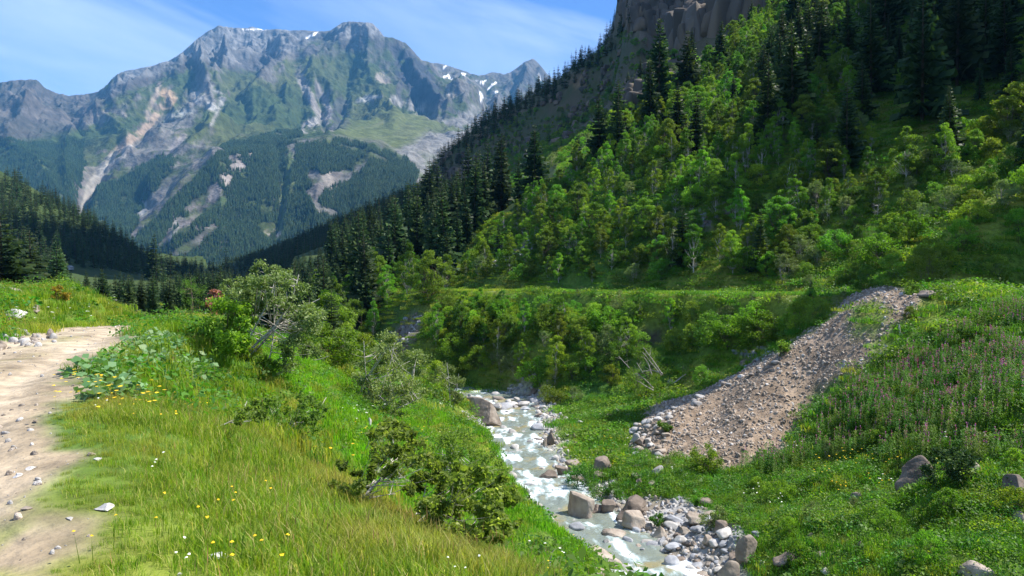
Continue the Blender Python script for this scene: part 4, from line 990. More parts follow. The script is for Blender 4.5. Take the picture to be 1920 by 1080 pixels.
def herb(seed, n, r, h, leaf, mat, aspect=.5):
    rg = np.random.default_rng(seed); mb = MB(); u = rg.uniform(0, 1, n)
    a = rg.uniform(0, 6.28, n); rr_ = r*np.sqrt(rg.uniform(0, 1, n))
    z = h*u*(1-.6*(rr_/r)**2)
    leaves(mb, np.stack([rr_*np.cos(a), rr_*np.sin(a), z], 1), leaf, rg, flat=.9, tint=np.clip(rg.uniform(0, .9, n), 0, 1), aspect=aspect)
    return mb.mesh('herb_clump', [mat])
def spike(seed, n, flower):
    """tall stems with narrow leaves, some with a purple flower spike"""
    rg = np.random.default_rng(seed); mb = MB()
    for i in range(n):
        a = rg.uniform(0, 6.28); r = .35*math.sqrt(rg.uniform()); hh = rg.uniform(.7, 1.25); b = np.array([r*math.cos(a), r*math.sin(a), 0])
        top = b+np.array([rg.normal(0, .06), rg.normal(0, .06), hh])
        k = 26; u = rg.uniform(.12, .86, k); c = b+(top-b)*u[:, None]; th = rg.uniform(0, 6.28, k); l = .13*(1-.5*u)
        dd = np.stack([np.cos(th), np.sin(th), .5+0*th], 1); sdv = np.stack([-np.sin(th), np.cos(th), 0*th], 1)
        Vv = np.stack([c, c+dd*l[:, None]*.5+sdv*.016, c+dd*l[:, None], c+dd*l[:, None]*.5-sdv*.016], 1).reshape(-1, 3)
        mb.add(Vv, np.arange(4*k).reshape(k, 4), np.repeat(rg.uniform(0, .8, k), 4), 0)
        mb.add([b-[.006, 0, 0], b+[.006, 0, 0], top], [[0, 1, 2]], .3, 0)
        if rg.uniform() < flower:
            k = 16; u = rg.uniform(.72, 1.02, k); c = b+(top-b)*u[:, None]+rg.normal(0, .018, (k, 3)); leaves(mb, c, .045, rg, tint=rg.uniform(0, 1, k), mat=1, aspect=.9)
    return mb.mesh('tall_herb', [M_HERB, M_PURPLE])
def flower(seed, mat, n=5, h=.35, size=.03, r=.25):
    rg = np.random.default_rng(seed); mb = MB()
    for i in range(n):
        a = rg.uniform(0, 6.28); q = r*math.sqrt(rg.uniform()); hh = h*rg.uniform(.6, 1.1); b = np.array([q*math.cos(a), q*math.sin(a), 0]); t = b+[rg.normal(0, .03), rg.normal(0, .03), hh]
        mb.add([b-[.003, 0, 0], b+[.003, 0, 0], t], [[0, 1, 2]], .4, 0)
        th = np.linspace(0, 6.28, 7)[:-1]; ring = np.stack([t[0]+size*np.cos(th), t[1]+size*np.sin(th), np.full(6, t[2])+rg.normal(0, .004, 6)], 1)
        mb.add(np.concatenate([[t+[0, 0, .008]], ring]), [(0, 1+j, 1+(j+1) % 6) for j in range(6)], rg.uniform(0, 1), 1)
    return mb.mesh('flower', [M_GRASS, mat])

def spread(name, label, cat, poly, dmin, dmax, dens, srcs, s0, s1, seed, cand_mul=1.0, cond=None, sizeD=None, lift=0):
    """dens: instances per square metre (callable of x,y,px,py or a number)"""
    rg = np.random.default_rng(seed)
    xs = [p[0] for p in poly]; t0, t1 = (min(xs)-960)/F, (max(xs)-960)/F
    area = (t1-t0)*(dmax**2-dmin**2)/2
    md = dens if np.isscalar(dens) else dens[0]; n = int(area*md)
    D = np.sqrt(rg.uniform(dmin**2, dmax**2, n)); x = rg.uniform(t0, t1, n)*D; z = H(x, D); px, py = proj(x, D, z)
    ok = inpoly(px, py, poly)
    if not np.isscalar(dens): ok &= rg.uniform(size=n) < dens[1](x, D, px, py)/md
    if cond is not None: ok &= cond(x, D, px, py)
    x, D, z = x[ok], D[ok], z[ok]; n = len(x)
    # keep only what the ground in front does not hide completely
    t = x/(D+Y0); i = np.clip(np.round(np.interp(t, Tg, np.arange(len(Tg)))).astype(int), 0, len(Tg)-1); j = np.clip(((np.log(D+Y0)-Lg[0])/.008-2).astype(int), 0, len(Lg)-1)
    v = hor[j, i] < (z+1.2)/D+.01
    x, D, z = x[v], D[v], z[v]; n = len(x)
    return np.stack([x, D, z+lift], 1), rg.uniform(0, 6.28, n), rg.uniform(s0, s1, n), rg.integers(0, len(srcs), n)
def cat4(L_): return [np.concatenate([l[i] for l in L_]) for i in range(4)]
ALL = [(-200,480),(2100,480),(2100,1200),(-200,1200)]
LEFT = [(-200,480),(345,560),(430,640),(620,680),(800,700),(900,790),(930,900),(1095,1030),(1095,1200),(-200,1200)]
T1 = [tuft(s, 76, .17, .07, .24, .0052, dry=.36, seedhead=.03, curve=.8) for s in (1, 2)]+[tuft(3, 46, .16, .08, .22, .009, dry=.05)]
T2 = [tuft(s, 190, .5, .14, .36, .011, dry=.30, seedhead=.02, curve=.7) for s in (4, 5)]+[tuft(6, 130, .5, .15, .4, .018, dry=.03)]
T2 += [tuft(s, 130, .5, .14, .40, .018, dry=.05, curve=.7, mat=M_GRASSG) for s in (61, 62, 63)]+[tuft(s, 150, .5, .12, .30, .018, dry=.03, curve=.8, mat=M_GRASSL) for s in (67, 68, 69)]
T3 = [tuft(s, 170, 1.0, .15, .45, .030, dry=.08, curve=.8) for s in (7, 8, 9)]+[tuft(s, 170, 1.0, .15, .45, .030, dry=.04, curve=.8, mat=M_GRASSG) for s in (64, 65, 66)]
nt_ = len(T1)
def bare2(x, y, px, py): return G_at(M_track, x, y) < .45
def gcond(x, y, px, py): return (G_at(M_track, x, y) < .35) & (G_at(M_bed, x, y) < .3) & (G_at(M_heap, x, y) < .3) & (G_at(M_dark, x, y) < .5)
near = spread('g', '', '', LEFT, 2.6, 13, 75, T1, .75, 1.25, 11, cond=gcond)
trk = (G_at(M_track, near[0][:, 0], near[0][:, 1]) > .02)
near[2][trk] *= .55
dte = G_at(G_dt, near[0][:, 0], near[0][:, 1]); near[2][:] *= .35+.65*sstep(1.3, 2.7, dte+.4*fbm(near[0][:, 0]*1.5, near[0][:, 1]*1.5, 2, 330))
mid = spread('g', '', '', ALL, 11, 46, 5.5, T2, .7, 1.15, 12, cond=gcond)
farg = spread('g', '', '', [(-200,400),(1100,400),(1300,-100),(2200,-100),(2200,900),(-200,900)], 40, 170, 1.0, T3, .7, 1.2, 13, cond=lambda x, y, px, py: gcond(x, y, px, py))
rsd = np.random.default_rng(9)
def gidx(q, three=True):
    a_, b_ = proj(q[0][:, 0], q[0][:, 1], q[0][:, 2]); low = (a_ < 1095) & (b_ > 560) & (a_ > np.interp(b_, [585, 640, 700, 770, 860, 930, 1080], [395, 440, 500, 560, 600, 660, 890])); g = (rsd.uniform(size=len(a_)) < np.where(a_ > 1000, .86, .12)).astype(int); g = np.where(low & three & (rsd.uniform(size=len(a_)) < .85), 2, g)
    return rsd.integers(0, 3, len(a_))+3*g
G_ = [near, (mid[0], mid[1], mid[2], gidx(mid)+3), (farg[0], farg[1], farg[2], gidx(farg, False)+12)]
a, b, c, d = cat4(G_); print('grass', len(a))
make_stuff('meadow_grass', 'long yellow green grass covering the meadow and the banks', 'grass', a, b, c, d, T1+T2+T3)
HB = [herb(1, 120, .45, .4, .08, M_HERB), herb(2, 110, .5, .3, .10, M_HERB, .7), herb(3, 120, .4, .5, .07, M_LEAF)]
HF = [herb(4, 130, 1.0, .7, .17, M_HERB), herb(5, 130, 1.1, .6, .2, M_LEAF, .6)]
lowleft = lambda x, y, px, py: gcond(x, y, px, py) & ((y > 13) | (fbm(x, y, 2, 300) > .15))
h1 = spread('h', '', '', ALL, 5, 46, (5.0, lambda x, y, px, py: np.where(px > 1050, 5.0, np.where(y < 14, 1.6, 1.0+2.2*sstep(0, .3, fbm(x/3, y/3, 2, 301))))), HB, .5, 1.45, 21, cond=lowleft)
h2 = spread('h', '', '', [(-200,400),(1000,400),(1300,-100),(2200,-100),(2200,900),(-200,900)], 42, 180, .6, HF, .6, 1.3, 22, cond=lambda x, y, px, py: gcond(x, y, px, py) & (notbare(x, y, px, py)))
a, b, c, d = cat4([h1, (h2[0], h2[1], h2[2], h2[3]+3)]); print('herbs', len(a))
make_stuff('herb_growth', 'leafy green herbs growing through the grass on the slopes', 'herbs', a, b, c, d, HB+HF)
SK = [spike(s, 9, f) for s, f in ((1, .05), (2, .75), (3, .25))]
FW = [(1380,880),(1560,760),(1700,680),(1800,620),(1930,560),(2050,560),(2050,900),(1900,880),(1700,870),(1560,860),(1450,900)]
f1 = spread('f', '', '', FW, 20, 50, (4.2, lambda x, y, px, py: 4.2*sstep(-.35, .05, fbm(x/4, y/4, 2, 305))), SK, .75, 1.2, 31, cond=gcond)
pp = proj(f1[0][:, 0], f1[0][:, 1], f1[0][:, 2]); flz = polymask(pp[0], pp[1], [(1600,745),(1740,650),(1860,590),(1930,600),(1930,770),(1750,760),(1690,790)], 25)
idx = np.where(np.random.default_rng(3).uniform(size=len(pp[0])) < flz*.5, 1+(f1[3] == 0)*1, 0)
make_stuff('fireweed_stand', 'tall fireweed with purple flower spikes on the near right slope', 'fireweed', f1[0], f1[1], f1[2], idx, SK)
BU = [herb(s, 60, .45, .36, .15, M_BUTTER, .85) for s in (7, 8)]
b1 = spread('b', '', '', [(205,665),(260,640),(330,625),(380,680),(420,760),(360,740),(300,700),(260,720),(230,760),(160,750),(150,715)], 8, 26, 5.5, BU, .55, 1.0, 41, cond=gcond)
b2 = spread('b', '', '', [(1560,600),(1640,640),(1500,830),(1450,870),(1430,860)], 36, 60, 1.0, BU, .8, 1.3, 42, cond=gcond)
a, b, c, d = cat4([b1, b2]); make_stuff('large_leaved_herbs', 'broad blue green leaves covering the bank beside the track', 'large herbs', a, b, c, d, BU)
FL = [flower(1, M_YEL, 4, .30, .012), flower(2, M_WHT, 4, .32, .010), flower(3, M_YEL, 6, .7, .035, .5), flower(4, M_WHT, 6, .6, .035, .6), flower(5, M_PURPLE, 4, .45, .02)]
fl1 = spread('w', '', '', LEFT, 3.2, 12, (.9, lambda x, y, px, py: .9*sstep(-.1, .3, fbm(x/1.3, y/1.3, 2, 306))), FL[:2], .8, 1.1, 51, cond=gcond)
fl1i = np.where(np.random.default_rng(5).uniform(size=len(fl1[3])) < .12, 1, 0); fl1i = fl1i*1
fl2 = spread('w', '', '', ALL, 12, 100, .045, FL, .8, 1.2, 52, cond=gcond); fl2i = np.where(fl2[3] % 3 == 0, 2, 3)
fl3 = spread('w', '', '', [(1540,860),(1680,850),(1720,920),(1620,970),(1540,920)], 20, 50, .5, FL, .9, 1.3, 53, cond=gcond); fl3i = fl3[3]*0+2
fl4 = spread('w', '', '', [(100,730),(200,760),(330,790),(300,830),(120,800)], 5, 20, 2.5, FL, .5, .7, 54, cond=gcond); fl4i = fl4[3]*0+2
make_stuff('wildflowers', 'small yellow and white wildflowers dotted through the grass', 'wildflowers', np.concatenate([fl1[0], fl2[0], fl3[0], fl4[0]]), np.concatenate([fl1[1], fl2[1], fl3[1], fl4[1]]),
           np.concatenate([fl1[2], fl2[2], fl3[2], fl4[2]]), np.concatenate([fl1i, fl2i, fl3i, fl4i]), FL)

# ================================================================== rocks, water, wood
M_ROCK = noise_mat('warm_grey_boulder', [(.16,.125,.10), (.27,.225,.185), (.36,.315,.265)], 1.3, bump=.7, bscale=5, rand=.22, bdist=.06)
M_ROCKD = noise_mat('brown_boulder', [(.09,.07,.055), (.17,.135,.11), (.25,.20,.165)], 1.3, bump=.7, bscale=5, rand=.2, bdist=.06)
M_STONE = noise_mat('pale_river_stone', [(.22,.21,.20), (.36,.34,.32), (.48,.455,.43)], 2.0, bump=.5, bscale=7, rand=.28, bdist=.03)
M_STONEB = noise_mat('blue_grey_stone', [(.15,.155,.17), (.26,.265,.285), (.36,.365,.38)], 2.0, bump=.5, bscale=7, rand=.2, bdist=.03)
M_RUBB = noise_mat('brown_rubble', [(.14,.11,.082), (.26,.21,.165), (.46,.41,.35)], 2.6, bump=.5, bscale=8, rand=.4, bdist=.03)
M_WHITE = noise_mat('white_quartz_stone', [(.45,.43,.42), (.62,.60,.58)], 2.0, bump=.5, bscale=8, rand=.1, bdist=.03)
M_LICH = noise_mat('lichen_patch', [(.30,.15,.03), (.42,.22,.05)], 6, rand=.1)
def ico(sub):
    bm = bmesh.new(); bmesh.ops.create_icosphere(bm, subdivisions=sub, radius=1)
    Vv = np.array([v.co[:] for v in bm.verts]); Ff = np.array([[v.index for v in f.verts] for f in bm.faces]); bm.free(); return Vv, Ff
ICO = {k: ico(k) for k in (2, 3, 4, 5)}
def rock_mesh(seed, sub=4, dims=(1, .8, .7), cuts=9, cut=.72, rough=.05, mat=None, round_=0.0, name='boulder', base=False, boxy=1.0):
    rg = np.random.default_rng(seed); Vv, Ff = ICO[sub]; Vv = Vv.copy()
    if boxy < 1:
        Vv = np.sign(Vv)*np.abs(Vv)**boxy; Vv /= np.linalg.norm(Vv, axis=1).mean()
    for k in range(cuts):
        n = rg.normal(size=3); n /= np.linalg.norm(n); d = cut*rg.uniform(.75, 1.15)
        e = np.maximum(Vv@n-d, 0); Vv -= np.outer(e*(.96-round_), n)
    r = fbm(Vv[:, 0]*1.7+seed, Vv[:, 1]*1.7+Vv[:, 2]*1.3, 4, seed)*rough*1.6+fbm(Vv[:, 0]*6+seed, Vv[:, 1]*6+Vv[:, 2]*5, 3, seed+5)*rough*.7
    Vv *= (1+r)[:, None]
    if base: lo = np.maximum(-Vv[:, 2], 0); Vv[:, :2] *= (1+.75*lo)[:, None]
    Vv *= np.array(dims)
    return np_mesh(name, Vv, [Ff], [mat or M_ROCK], smooth=round_ > .3)
def rock(name, label, cat, px, py, wpx, hpx, mat=None, seed=0, group=None, D=None, cut=.54, round_=0.0, yaw=None, tiltv=(0, 0), deep=.8, sub=4, sink=.30, dims=None, cuts=13, lift=0):
    """px,py: foot of the rock in the photograph; wpx,hpx: its apparent size"""
    p = hit(px, py) if D is None else np.array(hit_at(px, D))
    if py > 850 and px > 950: wpx *= 1.15; hpx *= 1.15
    w = wpx/F*p[1]*.5; h = hpx/F*p[1]*.5/(1-sink*.5)
    rg = random.Random(seed)
    me = rock_mesh(seed, sub, dims or (w, w*deep, h), cuts=cuts, cut=cut, mat=mat, round_=round_, name=name, base=True, boxy=.8)
    o = link(bpy.data.objects.new(name, me)); o.location = (p[0], p[1]+w*deep*.3, p[2]+h*(1-sink*1.6)+lift)
    o.rotation_euler = (tiltv[0], tiltv[1], yaw if yaw is not None else rg.uniform(-.5, .5))
    tag(o, label, cat, group); return o
BO = 'boulder'
BL = [
 # px, py(foot), w, h, mat, seed, label, kwargs
 (1086,968,62,72,M_ROCK,1,'large pointed grey boulder at the right edge of the stream',dict(cut=.54,tiltv=(0,.1),deep=.9,sub=5,lift=-.35)),
 (1192,972,72,46,M_ROCKD,2,'wide flat-topped brown boulder in shade beside the green bank',dict(cut=.54,sub=5)),
 (1192,994,46,44,M_ROCK,3,'angular beige boulder with an orange lichen spot among the stones',dict(cut=.6)),
 (1127,888,38,40,M_ROCKD,4,'rounded dark brown boulder in green herbs above the stream',dict(round_=.3)),
 (1138,968,36,32,M_ROCKD,5,'brown boulder tucked right behind the large pointed boulder',{}),
 (1120,967,30,28,M_ROCKD,6,'small brown boulder touching the pointed boulder on its right',{}),
 (1024,909,42,28,M_ROCKD,7,'low brown boulder at the water edge upstream of the pebble bar',{}),
 (1053,897,24,32,M_ROCKD,8,'upright dark boulder between two paler ones on the right bank',{}),
 (1076,886,32,24,M_ROCK,9,'pale flat-topped boulder on the bank next to a dark upright one',{}),
 (996,921,26,18,M_WHITE,10,'rounded white boulder in the water left of the pebble bar',dict(round_=.5)),
 (1055,908,40,16,M_ROCKD,11,'low dark slab of rock lying behind the pebble bar',{}),
 (1083,912,30,20,M_ROCKD,12,'reddish boulder just behind the top of the pointed boulder',{}),
 (1262,984,42,20,M_STONEB,13,'long blue-grey block lying on the stone bar',dict(cut=.6,deep=.6)),
 (1308,984,40,24,M_ROCK,14,'brownish boulder right of the long blue-grey block',{}),
 (1240,1008,26,22,M_ROCK,15,'pale angular stone in the middle of the stone bar',{}),
 (1284,1001,28,16,M_ROCK,16,'pinkish flat boulder under the long blue-grey block',{}),
 (1270,1016,18,14,M_ROCKD,17,'small tan stone below the pinkish flat boulder',{}),
 (1355,1002,26,32,M_ROCKD,18,'mossy upright boulder at the foot of the green slope',dict(round_=.3)),
 (1326,1024,22,24,M_ROCK,19,'tall beige stone at the right side of the stone bar',{}),
 (1398,1062,50,58,M_ROCK,20,'big pale boulder half buried at the bottom of the green slope',dict(cut=.6,round_=.25,sub=5)),
 (1368,1092,44,40,M_ROCK,21,'tan boulder cut by the lower edge of the photo',dict(round_=.2)),
 (1262,1066,30,24,M_STONEB,22,'smooth blue-grey boulder at the lower edge of the stone bar',dict(round_=.5)),
 (1308,1070,36,13,M_STONEB,23,'long flat grey stone beside the smooth blue-grey boulder',dict(round_=.3)),
 (1306,1062,18,16,M_ROCKD,24,'small brown stone behind the long flat grey stone',{}),
 (1158,1014,56,22,M_ROCK,25,'flat cream boulder lying in the rapids with ochre stains',dict(cut=.55,sub=5)),
 (1180,1026,26,18,M_STONEB,26,'pale blue stone in the white water below the flat cream boulder',dict(round_=.4)),
 (1138,1026,22,16,M_STONE,27,'small triangular rock splitting the white water',{}),
 (1192,1000,18,12,M_STONEB,28,'dark wet stone just right of the flat cream boulder',dict(round_=.4)),
 (1165,988,24,14,M_STONE,29,'light grey flat stone under the beige lichen boulder',{}),
 (1130,1062,64,36,M_ROCK,30,'broad tan boulder at the left edge of the stream near the bottom',dict(cut=.58,sub=5)),
 (1122,1092,52,32,M_ROCK,31,'slanted beige slab at the bottom of the photo left of the water',dict(cut=.6,tiltv=(.1,.45))),
 (1175,1078,34,18,M_STONE,32,'white crumpled rock in the water near the lower edge',{}),
 (1241,1025,20,17,M_STONEB,33,'dark pointed stone where the bar meets the water',{}),
 (1218,996,16,14,M_ROCK,34,'small rounded tan stone beside the lichen boulder',{}),
 (1224,1008,14,12,M_STONEB,35,'small blue stone at the water edge below the lichen boulder',dict(round_=.4)),
 # upstream
 (1022,838,14,22,M_ROCK,41,'pale tall boulder on the right bank at the middle of the stream',{}),
 (1010,832,26,16,M_ROCKD,42,'low dark boulder in the shallows by the right bank',{}),
 (1030,835,20,26,M_ROCKD,43,'dark upright boulder where the stream narrows at its right bank',{}),
 (1075,822,16,12,M_ROCKD,44,'small brown boulder alone in the grass of the right bank',{}),
 (1086,795,18,9,M_STONE,45,'flat grey stone in the grass right of the slab boulder',{}),
 (1158,776,20,12,M_STONE,46,'pale speckled boulder in front of the dead wood pile',{}),
 (1178,784,12,9,M_ROCK,47,'small brown stone next to the pale speckled boulder',{}),
 (1256,722,14,14,M_STONE,48,'round pale boulder behind the fallen pole',dict(round_=.4)),
 (1202,838,26,22,M_ROCKD,49,'dark angular boulder at the left foot of the rubble',{}),
 (1218,836,20,14,M_ROCK,50,'orange brown boulder at the left foot of the rubble',{}),
 (1194,828,20,18,M_STONE,51,'pale rounded boulder left of the orange brown one',dict(round_=.3)),
 (1382,722,12,11,M_ROCK,52,'round tan stone on the upper edge of the rubble',dict(round_=.3)),
 (1234,892,24,20,M_STONE,53,'pale boulder in green herbs below the rubble foot',{}),
 (1200,912,16,18,M_ROCKD,54,'pinkish small boulder in herbs above the wide brown boulder',{}),
 (1013,758,14,8,M_STONE,55,'pale stone at the far right bank near the bushes',{}),
 (1000,742,18,18,M_ROCKD,56,'dark boulder under the bushes on the far right bank',{}),
 (1020,796,22,11,M_STONE,57,'flat pale boulder on the right bank opposite the big slab',{}),
 (960,752,30,14,M_STONE,58,'jagged white rock island in the far stream',dict(D=72)),
 (930,760,38,20,M_STONE,59,'grey jagged rock behind the big slab in the stream',dict(D=70)),
 (880,740,14,8,M_STONE,60,'pale boulder at the far left bank of the stream',dict(D=80)),
 (1152,640+300,10,8,M_STONE,61,'tiny white stone in herbs above the boulders',{}),
 # right slope
 (1735,918,78,66,M_ROCKD,70,'big dark boulder under a juniper on the near right slope',dict(cut=.6,round_=.3,sub=5)),
 (1830,890,34,26,M_ROCK,71,'pale rounded boulder to the right of the big dark boulder',dict(round_=.3)),
 (1815,860,34,18,M_ROCKD,72,'flat brown boulder behind the pale rounded one',{}),
 (1608,942,24,22,M_ROCK,73,'round pale boulder beside yellow flower spikes on the right slope',dict(round_=.3)),
 (1628,928,20,14,M_ROCK,74,'flat tan stone up-slope of the round pale boulder',{}),
 (1614,1032,18,18,M_ROCKD,75,'small brown boulder low on the near right slope',{}),
 (1540,1048,22,16,M_ROCK,76,'tan stone in herbs below the slope of the stone bar',{}),
 (1430,1064,20,18,M_STONE,77,'mossy white stone right of the big half buried boulder',{}),
 (1418,1006,18,10,M_STONEB,78,'small blue-grey stone at the foot of the green slope',dict(round_=.4)),
 (1485,1062,50,30,M_ROCKD,79,'brown crumbling boulder covered with moss',{}),
 (1548,1080,22,14,M_STONE,80,'pale stone at the lower edge of the right slope',{}),
 (1838,1094,64,48,M_ROCK,81,'large smooth grey boulder at the lower right corner',dict(round_=.25,sub=5)),
 (1910,925,50,34,M_ROCKD,82,'grey boulder cut by the right edge of the photo',{}),
 (1916,982,40,26,M_ROCK,83,'tan boulder under a grass tuft at the right edge',{}),
 (1520,1012,18,14,M_ROCKD,84,'dark stone in moss halfway up the near right slope',{}),
 # heap top
 (1694,556,17,9,M_STONE,90,'pale rounded boulder on the flat top of the rubble heap',dict(D=52,round_=.3,sink=.05)),
 (1744,566,34,20,M_ROCKD,91,'dark angular boulder on top of the rubble heap',dict(D=50,sink=.05)),
 (1777,564,12,6,M_STONE,92,'small pale stone right of the dark boulder on the heap',dict(D=49,sink=.05)),
 (1800,566,24,9,M_ROCK,93,'low pale boulder in grass right of the rubble heap top',dict(D=48,sink=.05)),
 (1585,692,14,12,M_STONE,94,'white block at the lower edge of the rubble near the grass',{}),
 # left bank of track
 (24,555,48,16,M_ROCK,100,'long tan boulder on the skyline of the grassy mound by the track',dict(D=25,deep=.6,sink=.1)),
 (20,598,52,26,M_WHITE,101,'white and tan angular block at the left edge by the track',dict(cut=.6)),
 (66,586,24,16,M_ROCK,102,'pinkish round boulder on the mound above the track',dict(round_=.3)),
 (96,600,14,6,M_ROCK,103,'small tan stone low in the mound grass',{}),
 (4,548,16,14,M_ROCK,104,'tan boulder cut by the left edge on top of the mound',dict(D=25,sink=.1)),
 (197,958,46,18,M_STONE,105,'flat grey stone half hidden in the meadow grass',dict(deep=.7)),
 (408,1050,56,18,M_WHITE,106,'flat white stone in the grass at the bottom of the photo',dict(deep=.7)),
 (336,1082,16,8,M_STONE,107,'small grey stone in grass at the lower edge',{}),
 (694,800,10,22,M_STONE,108,'narrow pale upright stone on the bright green slope',{}),
 (640,772,10,7,M_ROCK,109,'tan stone in the bright green grass of the slope',{}),
 (34,895,18,10,M_WHITE,110,'whitish stone on the dirt track beside the grass strip',{}),
 (56,880,26,7,M_STONE,111,'flat pale stone at the edge of the dirt track',{}),
 (46,958,22,10,M_ROCK,112,'angular tan stone on the lower dirt track',{}),
 (130,975,22,6,M_STONE,113,'thin slate stone where track and meadow meet',{}),
 (180,863,28,6,M_WHITE,114,'thin whitish slab in the short grass by the track',{}),
]
for (px, py, w, h, m_, sd__, lab, kw) in BL:
    small = w < 22 or py < 800
    rock('stone' if small else BO, lab, 'stone' if small else BO, px, py, w, h, m_, sd__, **kw)
# the big leaning slab in the stream: an elongated block of its own shape
p = hit(915, 803)
sl = rock_mesh(301, 5, (1.25, 3.0, 1.25), cuts=9, cut=.56, mat=M_ROCK, name='slab_boulder')
o = link(bpy.data.objects.new('slab_boulder', sl)); o.location = (p[0]-.4, p[1]+1.5, p[2]+.75); o.rotation_euler = (R(10), R(16), R(42))
tag(o, 'long leaning brown slab boulder at the left edge of the stream', 'boulder')
lc = rock_mesh(302, 3, (.42, .5, .12), cuts=5, mat=M_LICH, name='lichen'); l_ = link(bpy.data.objects.new('lichen', lc), o); l_.location = (-.2, 1.9, .55)

# countable stones of the bars: individuals
STV = [rock_mesh(400+k, 3, (.5, .42, .30), cuts=8, cut=.7, mat=mm, round_=rd, name='stone') for k, (mm, rd) in enumerate([(M_STONE, .15), (M_STONEB, .2), (M_STONE, .0), (M_ROCK, .0), (M_STONE, .25), (M_ROCKD, .0)])]
rg = np.random.default_rng(77)
BAR = [(1160,975),(1240,985),(1330,970),(1400,1010),(1360,1090),(1240,1095),(1200,1040),(1195,1000)]
def stones(poly, d0, d1, sp, s0, s1, lab, grp, cap, vs, cond=None, pw=1.0):
    pts = scatter(rg, poly, d0, d1, sp, 1, 9000, cond)
    out = []
    for p in pts[:cap]:
        k = vs[rg.integers(len(vs))]; o = link(bpy.data.objects.new('stone', STV[k])); s = s0+(s1-s0)*rg.uniform()**2.2
        o.location = (p[0], p[1], p[2]+s*.10); o.scale = (s*rg.uniform(.8, 1.3), s, s*rg.uniform(.7, 1.1)); o.rotation_euler = (rg.normal()*.15, rg.normal()*.15, rg.uniform(0, 6.28))
        tag(o, lab, 'stone', grp)
stones(BAR, 24, 42, .36, .25, .85, 'small rounded river stone on the stone bar right of the rapids', 'stones of the lower stone bar', 76, [0, 1, 2, 3, 3, 5, 1, 0])
stones([(1010,895),(1080,905),(1075,925),(1040,950),(1010,925)], 34, 50, .40, .3, .6, 'pale pebble stone on the small bar behind the white boulder', 'stones of the small pebble bar', 16, [0, 4, 2])
stones([(870,800),(905,835),(930,890),(915,890),(870,840)], 38, 62, .6, .5, 1.3, 'pale stone on the left shore of the stream', 'stones of the left shore', 20, [0, 2, 4])
stones([(930,740),(1040,745),(1030,790),(1010,840),(985,835),(1010,780),(960,775),(925,770)], 50, 84, .9, .6, 1.6, 'pale rock lying in the shallow far stream', 'rocks of the far stream', 30, [0, 2, 1, 4, 3])
stones([(1185,800),(1260,780),(1240,860),(1190,860)], 40, 56, .8, .5, 1.1, 'pale block at the foot of the rubble heap', 'blocks at the rubble foot', 26, [2, 3, 0])
stones([(1230,775),(1330,735),(1420,690),(1480,665),(1470,680),(1400,715),(1300,765),(1240,790)], 46, 66, .55, .45, .95, 'pale stone along the upper margin of the rubble heap', 'stones along the rubble margin', 24, [2, 0, 3], lambda x, y, px, py: y > 0)
stones([(1060,770),(1240,790),(1200,900),(1330,900),(1340,960),(1240,940),(1130,900),(1060,860)], 34, 64, 1.6, .4, 1.0, 'small pale stone in the terrace grass between stream and rubble', 'stones in the terrace grass', 20, [0, 3, 5])
MIDW = lambda x, y, px, py: (G_at(G_ds, x, y) < 2.6)
stones([(880,760),(1030,760),(1100,950),(1250,1090),(1100,1090),(980,920),(900,850)], 25, 75, 1.15, .4, 1.1, 'wet stone breaking the surface of the rapids', 'stones in the rapids', 40, [0, 1, 2, 4], MIDW)

# rubble and pebbles nobody could count
def rstuff(name, label, cat, parts, srcs):
    a, b, c, d = cat4(parts); n = len(a); t = rg.uniform(0, 6.28, (n, 2)); print(name, n)
    make_stuff(name, label, cat, a, b, c, d, srcs, tilt=t)
RB = [rock_mesh(500+k, 2, (.5, .42, .3), cuts=7, cut=.68, mat=mm, name='rubble_piece') for k, mm in enumerate([M_RUBB, M_RUBB, M_RUBB, M_RUBB, M_STONE])]
PB = [rock_mesh(520+k, 2, (.5, .42, .3), cuts=8, cut=.68, mat=mm, round_=.1, name='pebble') for k, mm in enumerate([M_STONE, M_STONEB, M_STONE, M_ROCK])]
DK = [rock_mesh(540+k, 2, (.5, .42, .3), cuts=7, cut=.68, mat=mm, name='scree_piece') for k, mm in enumerate([M_STONEB, M_ROCKD])]
r1 = spread('r', '', '', [(1150,520),(1760,520),(1760,900),(1150,900)], 38, 61, 42, RB, .10, .40, 61, cond=lambda x, y, px, py: G_at(M_heap, x, y) > .3)
r1b = spread('r', '', '', [(1100,520),(1800,520),(1800,920),(1100,920)], 38, 61, 3.0, RB, .1, .4, 66, cond=lambda x, y, px, py: G_at(dome, x, y) > .12)
r1 = cat4([r1, r1b]); r1[2] = r1[2].copy()
r1[2][:] = .08+.30*np.random.default_rng(1).uniform(size=len(r1[2]))**5.0; r1[3][:] = np.where((r1[3] == 4) & (np.random.default_rng(8).uniform(size=len(r1[3])) < .6), 1, r1[3])
rstuff('rubble', 'countless brown and pale stones of the rubble heap', 'rubble', [r1], RB)
r2 = spread('r', '', '', [(700,600),(1420,600),(1420,1150),(700,1150)], 18, 95, (30, lambda x, y, px, py: np.where(y < 45, 30, 9.0)), PB, .08, .34, 62, cond=lambda x, y, px, py: (G_at(M_bed, x, y) > .25) & (G_at(G_ds, x, y) > G_at(G_hw, x, y)*.7))
r2[2][:] = (.09+.35*np.random.default_rng(2).uniform(size=len(r2[2]))**2.2)*np.where(r2[0][:, 1] > 45, 1.6, 1.0)
rstuff('river_pebbles', 'grey and white pebbles along the stream bed', 'pebbles', [r2], PB)
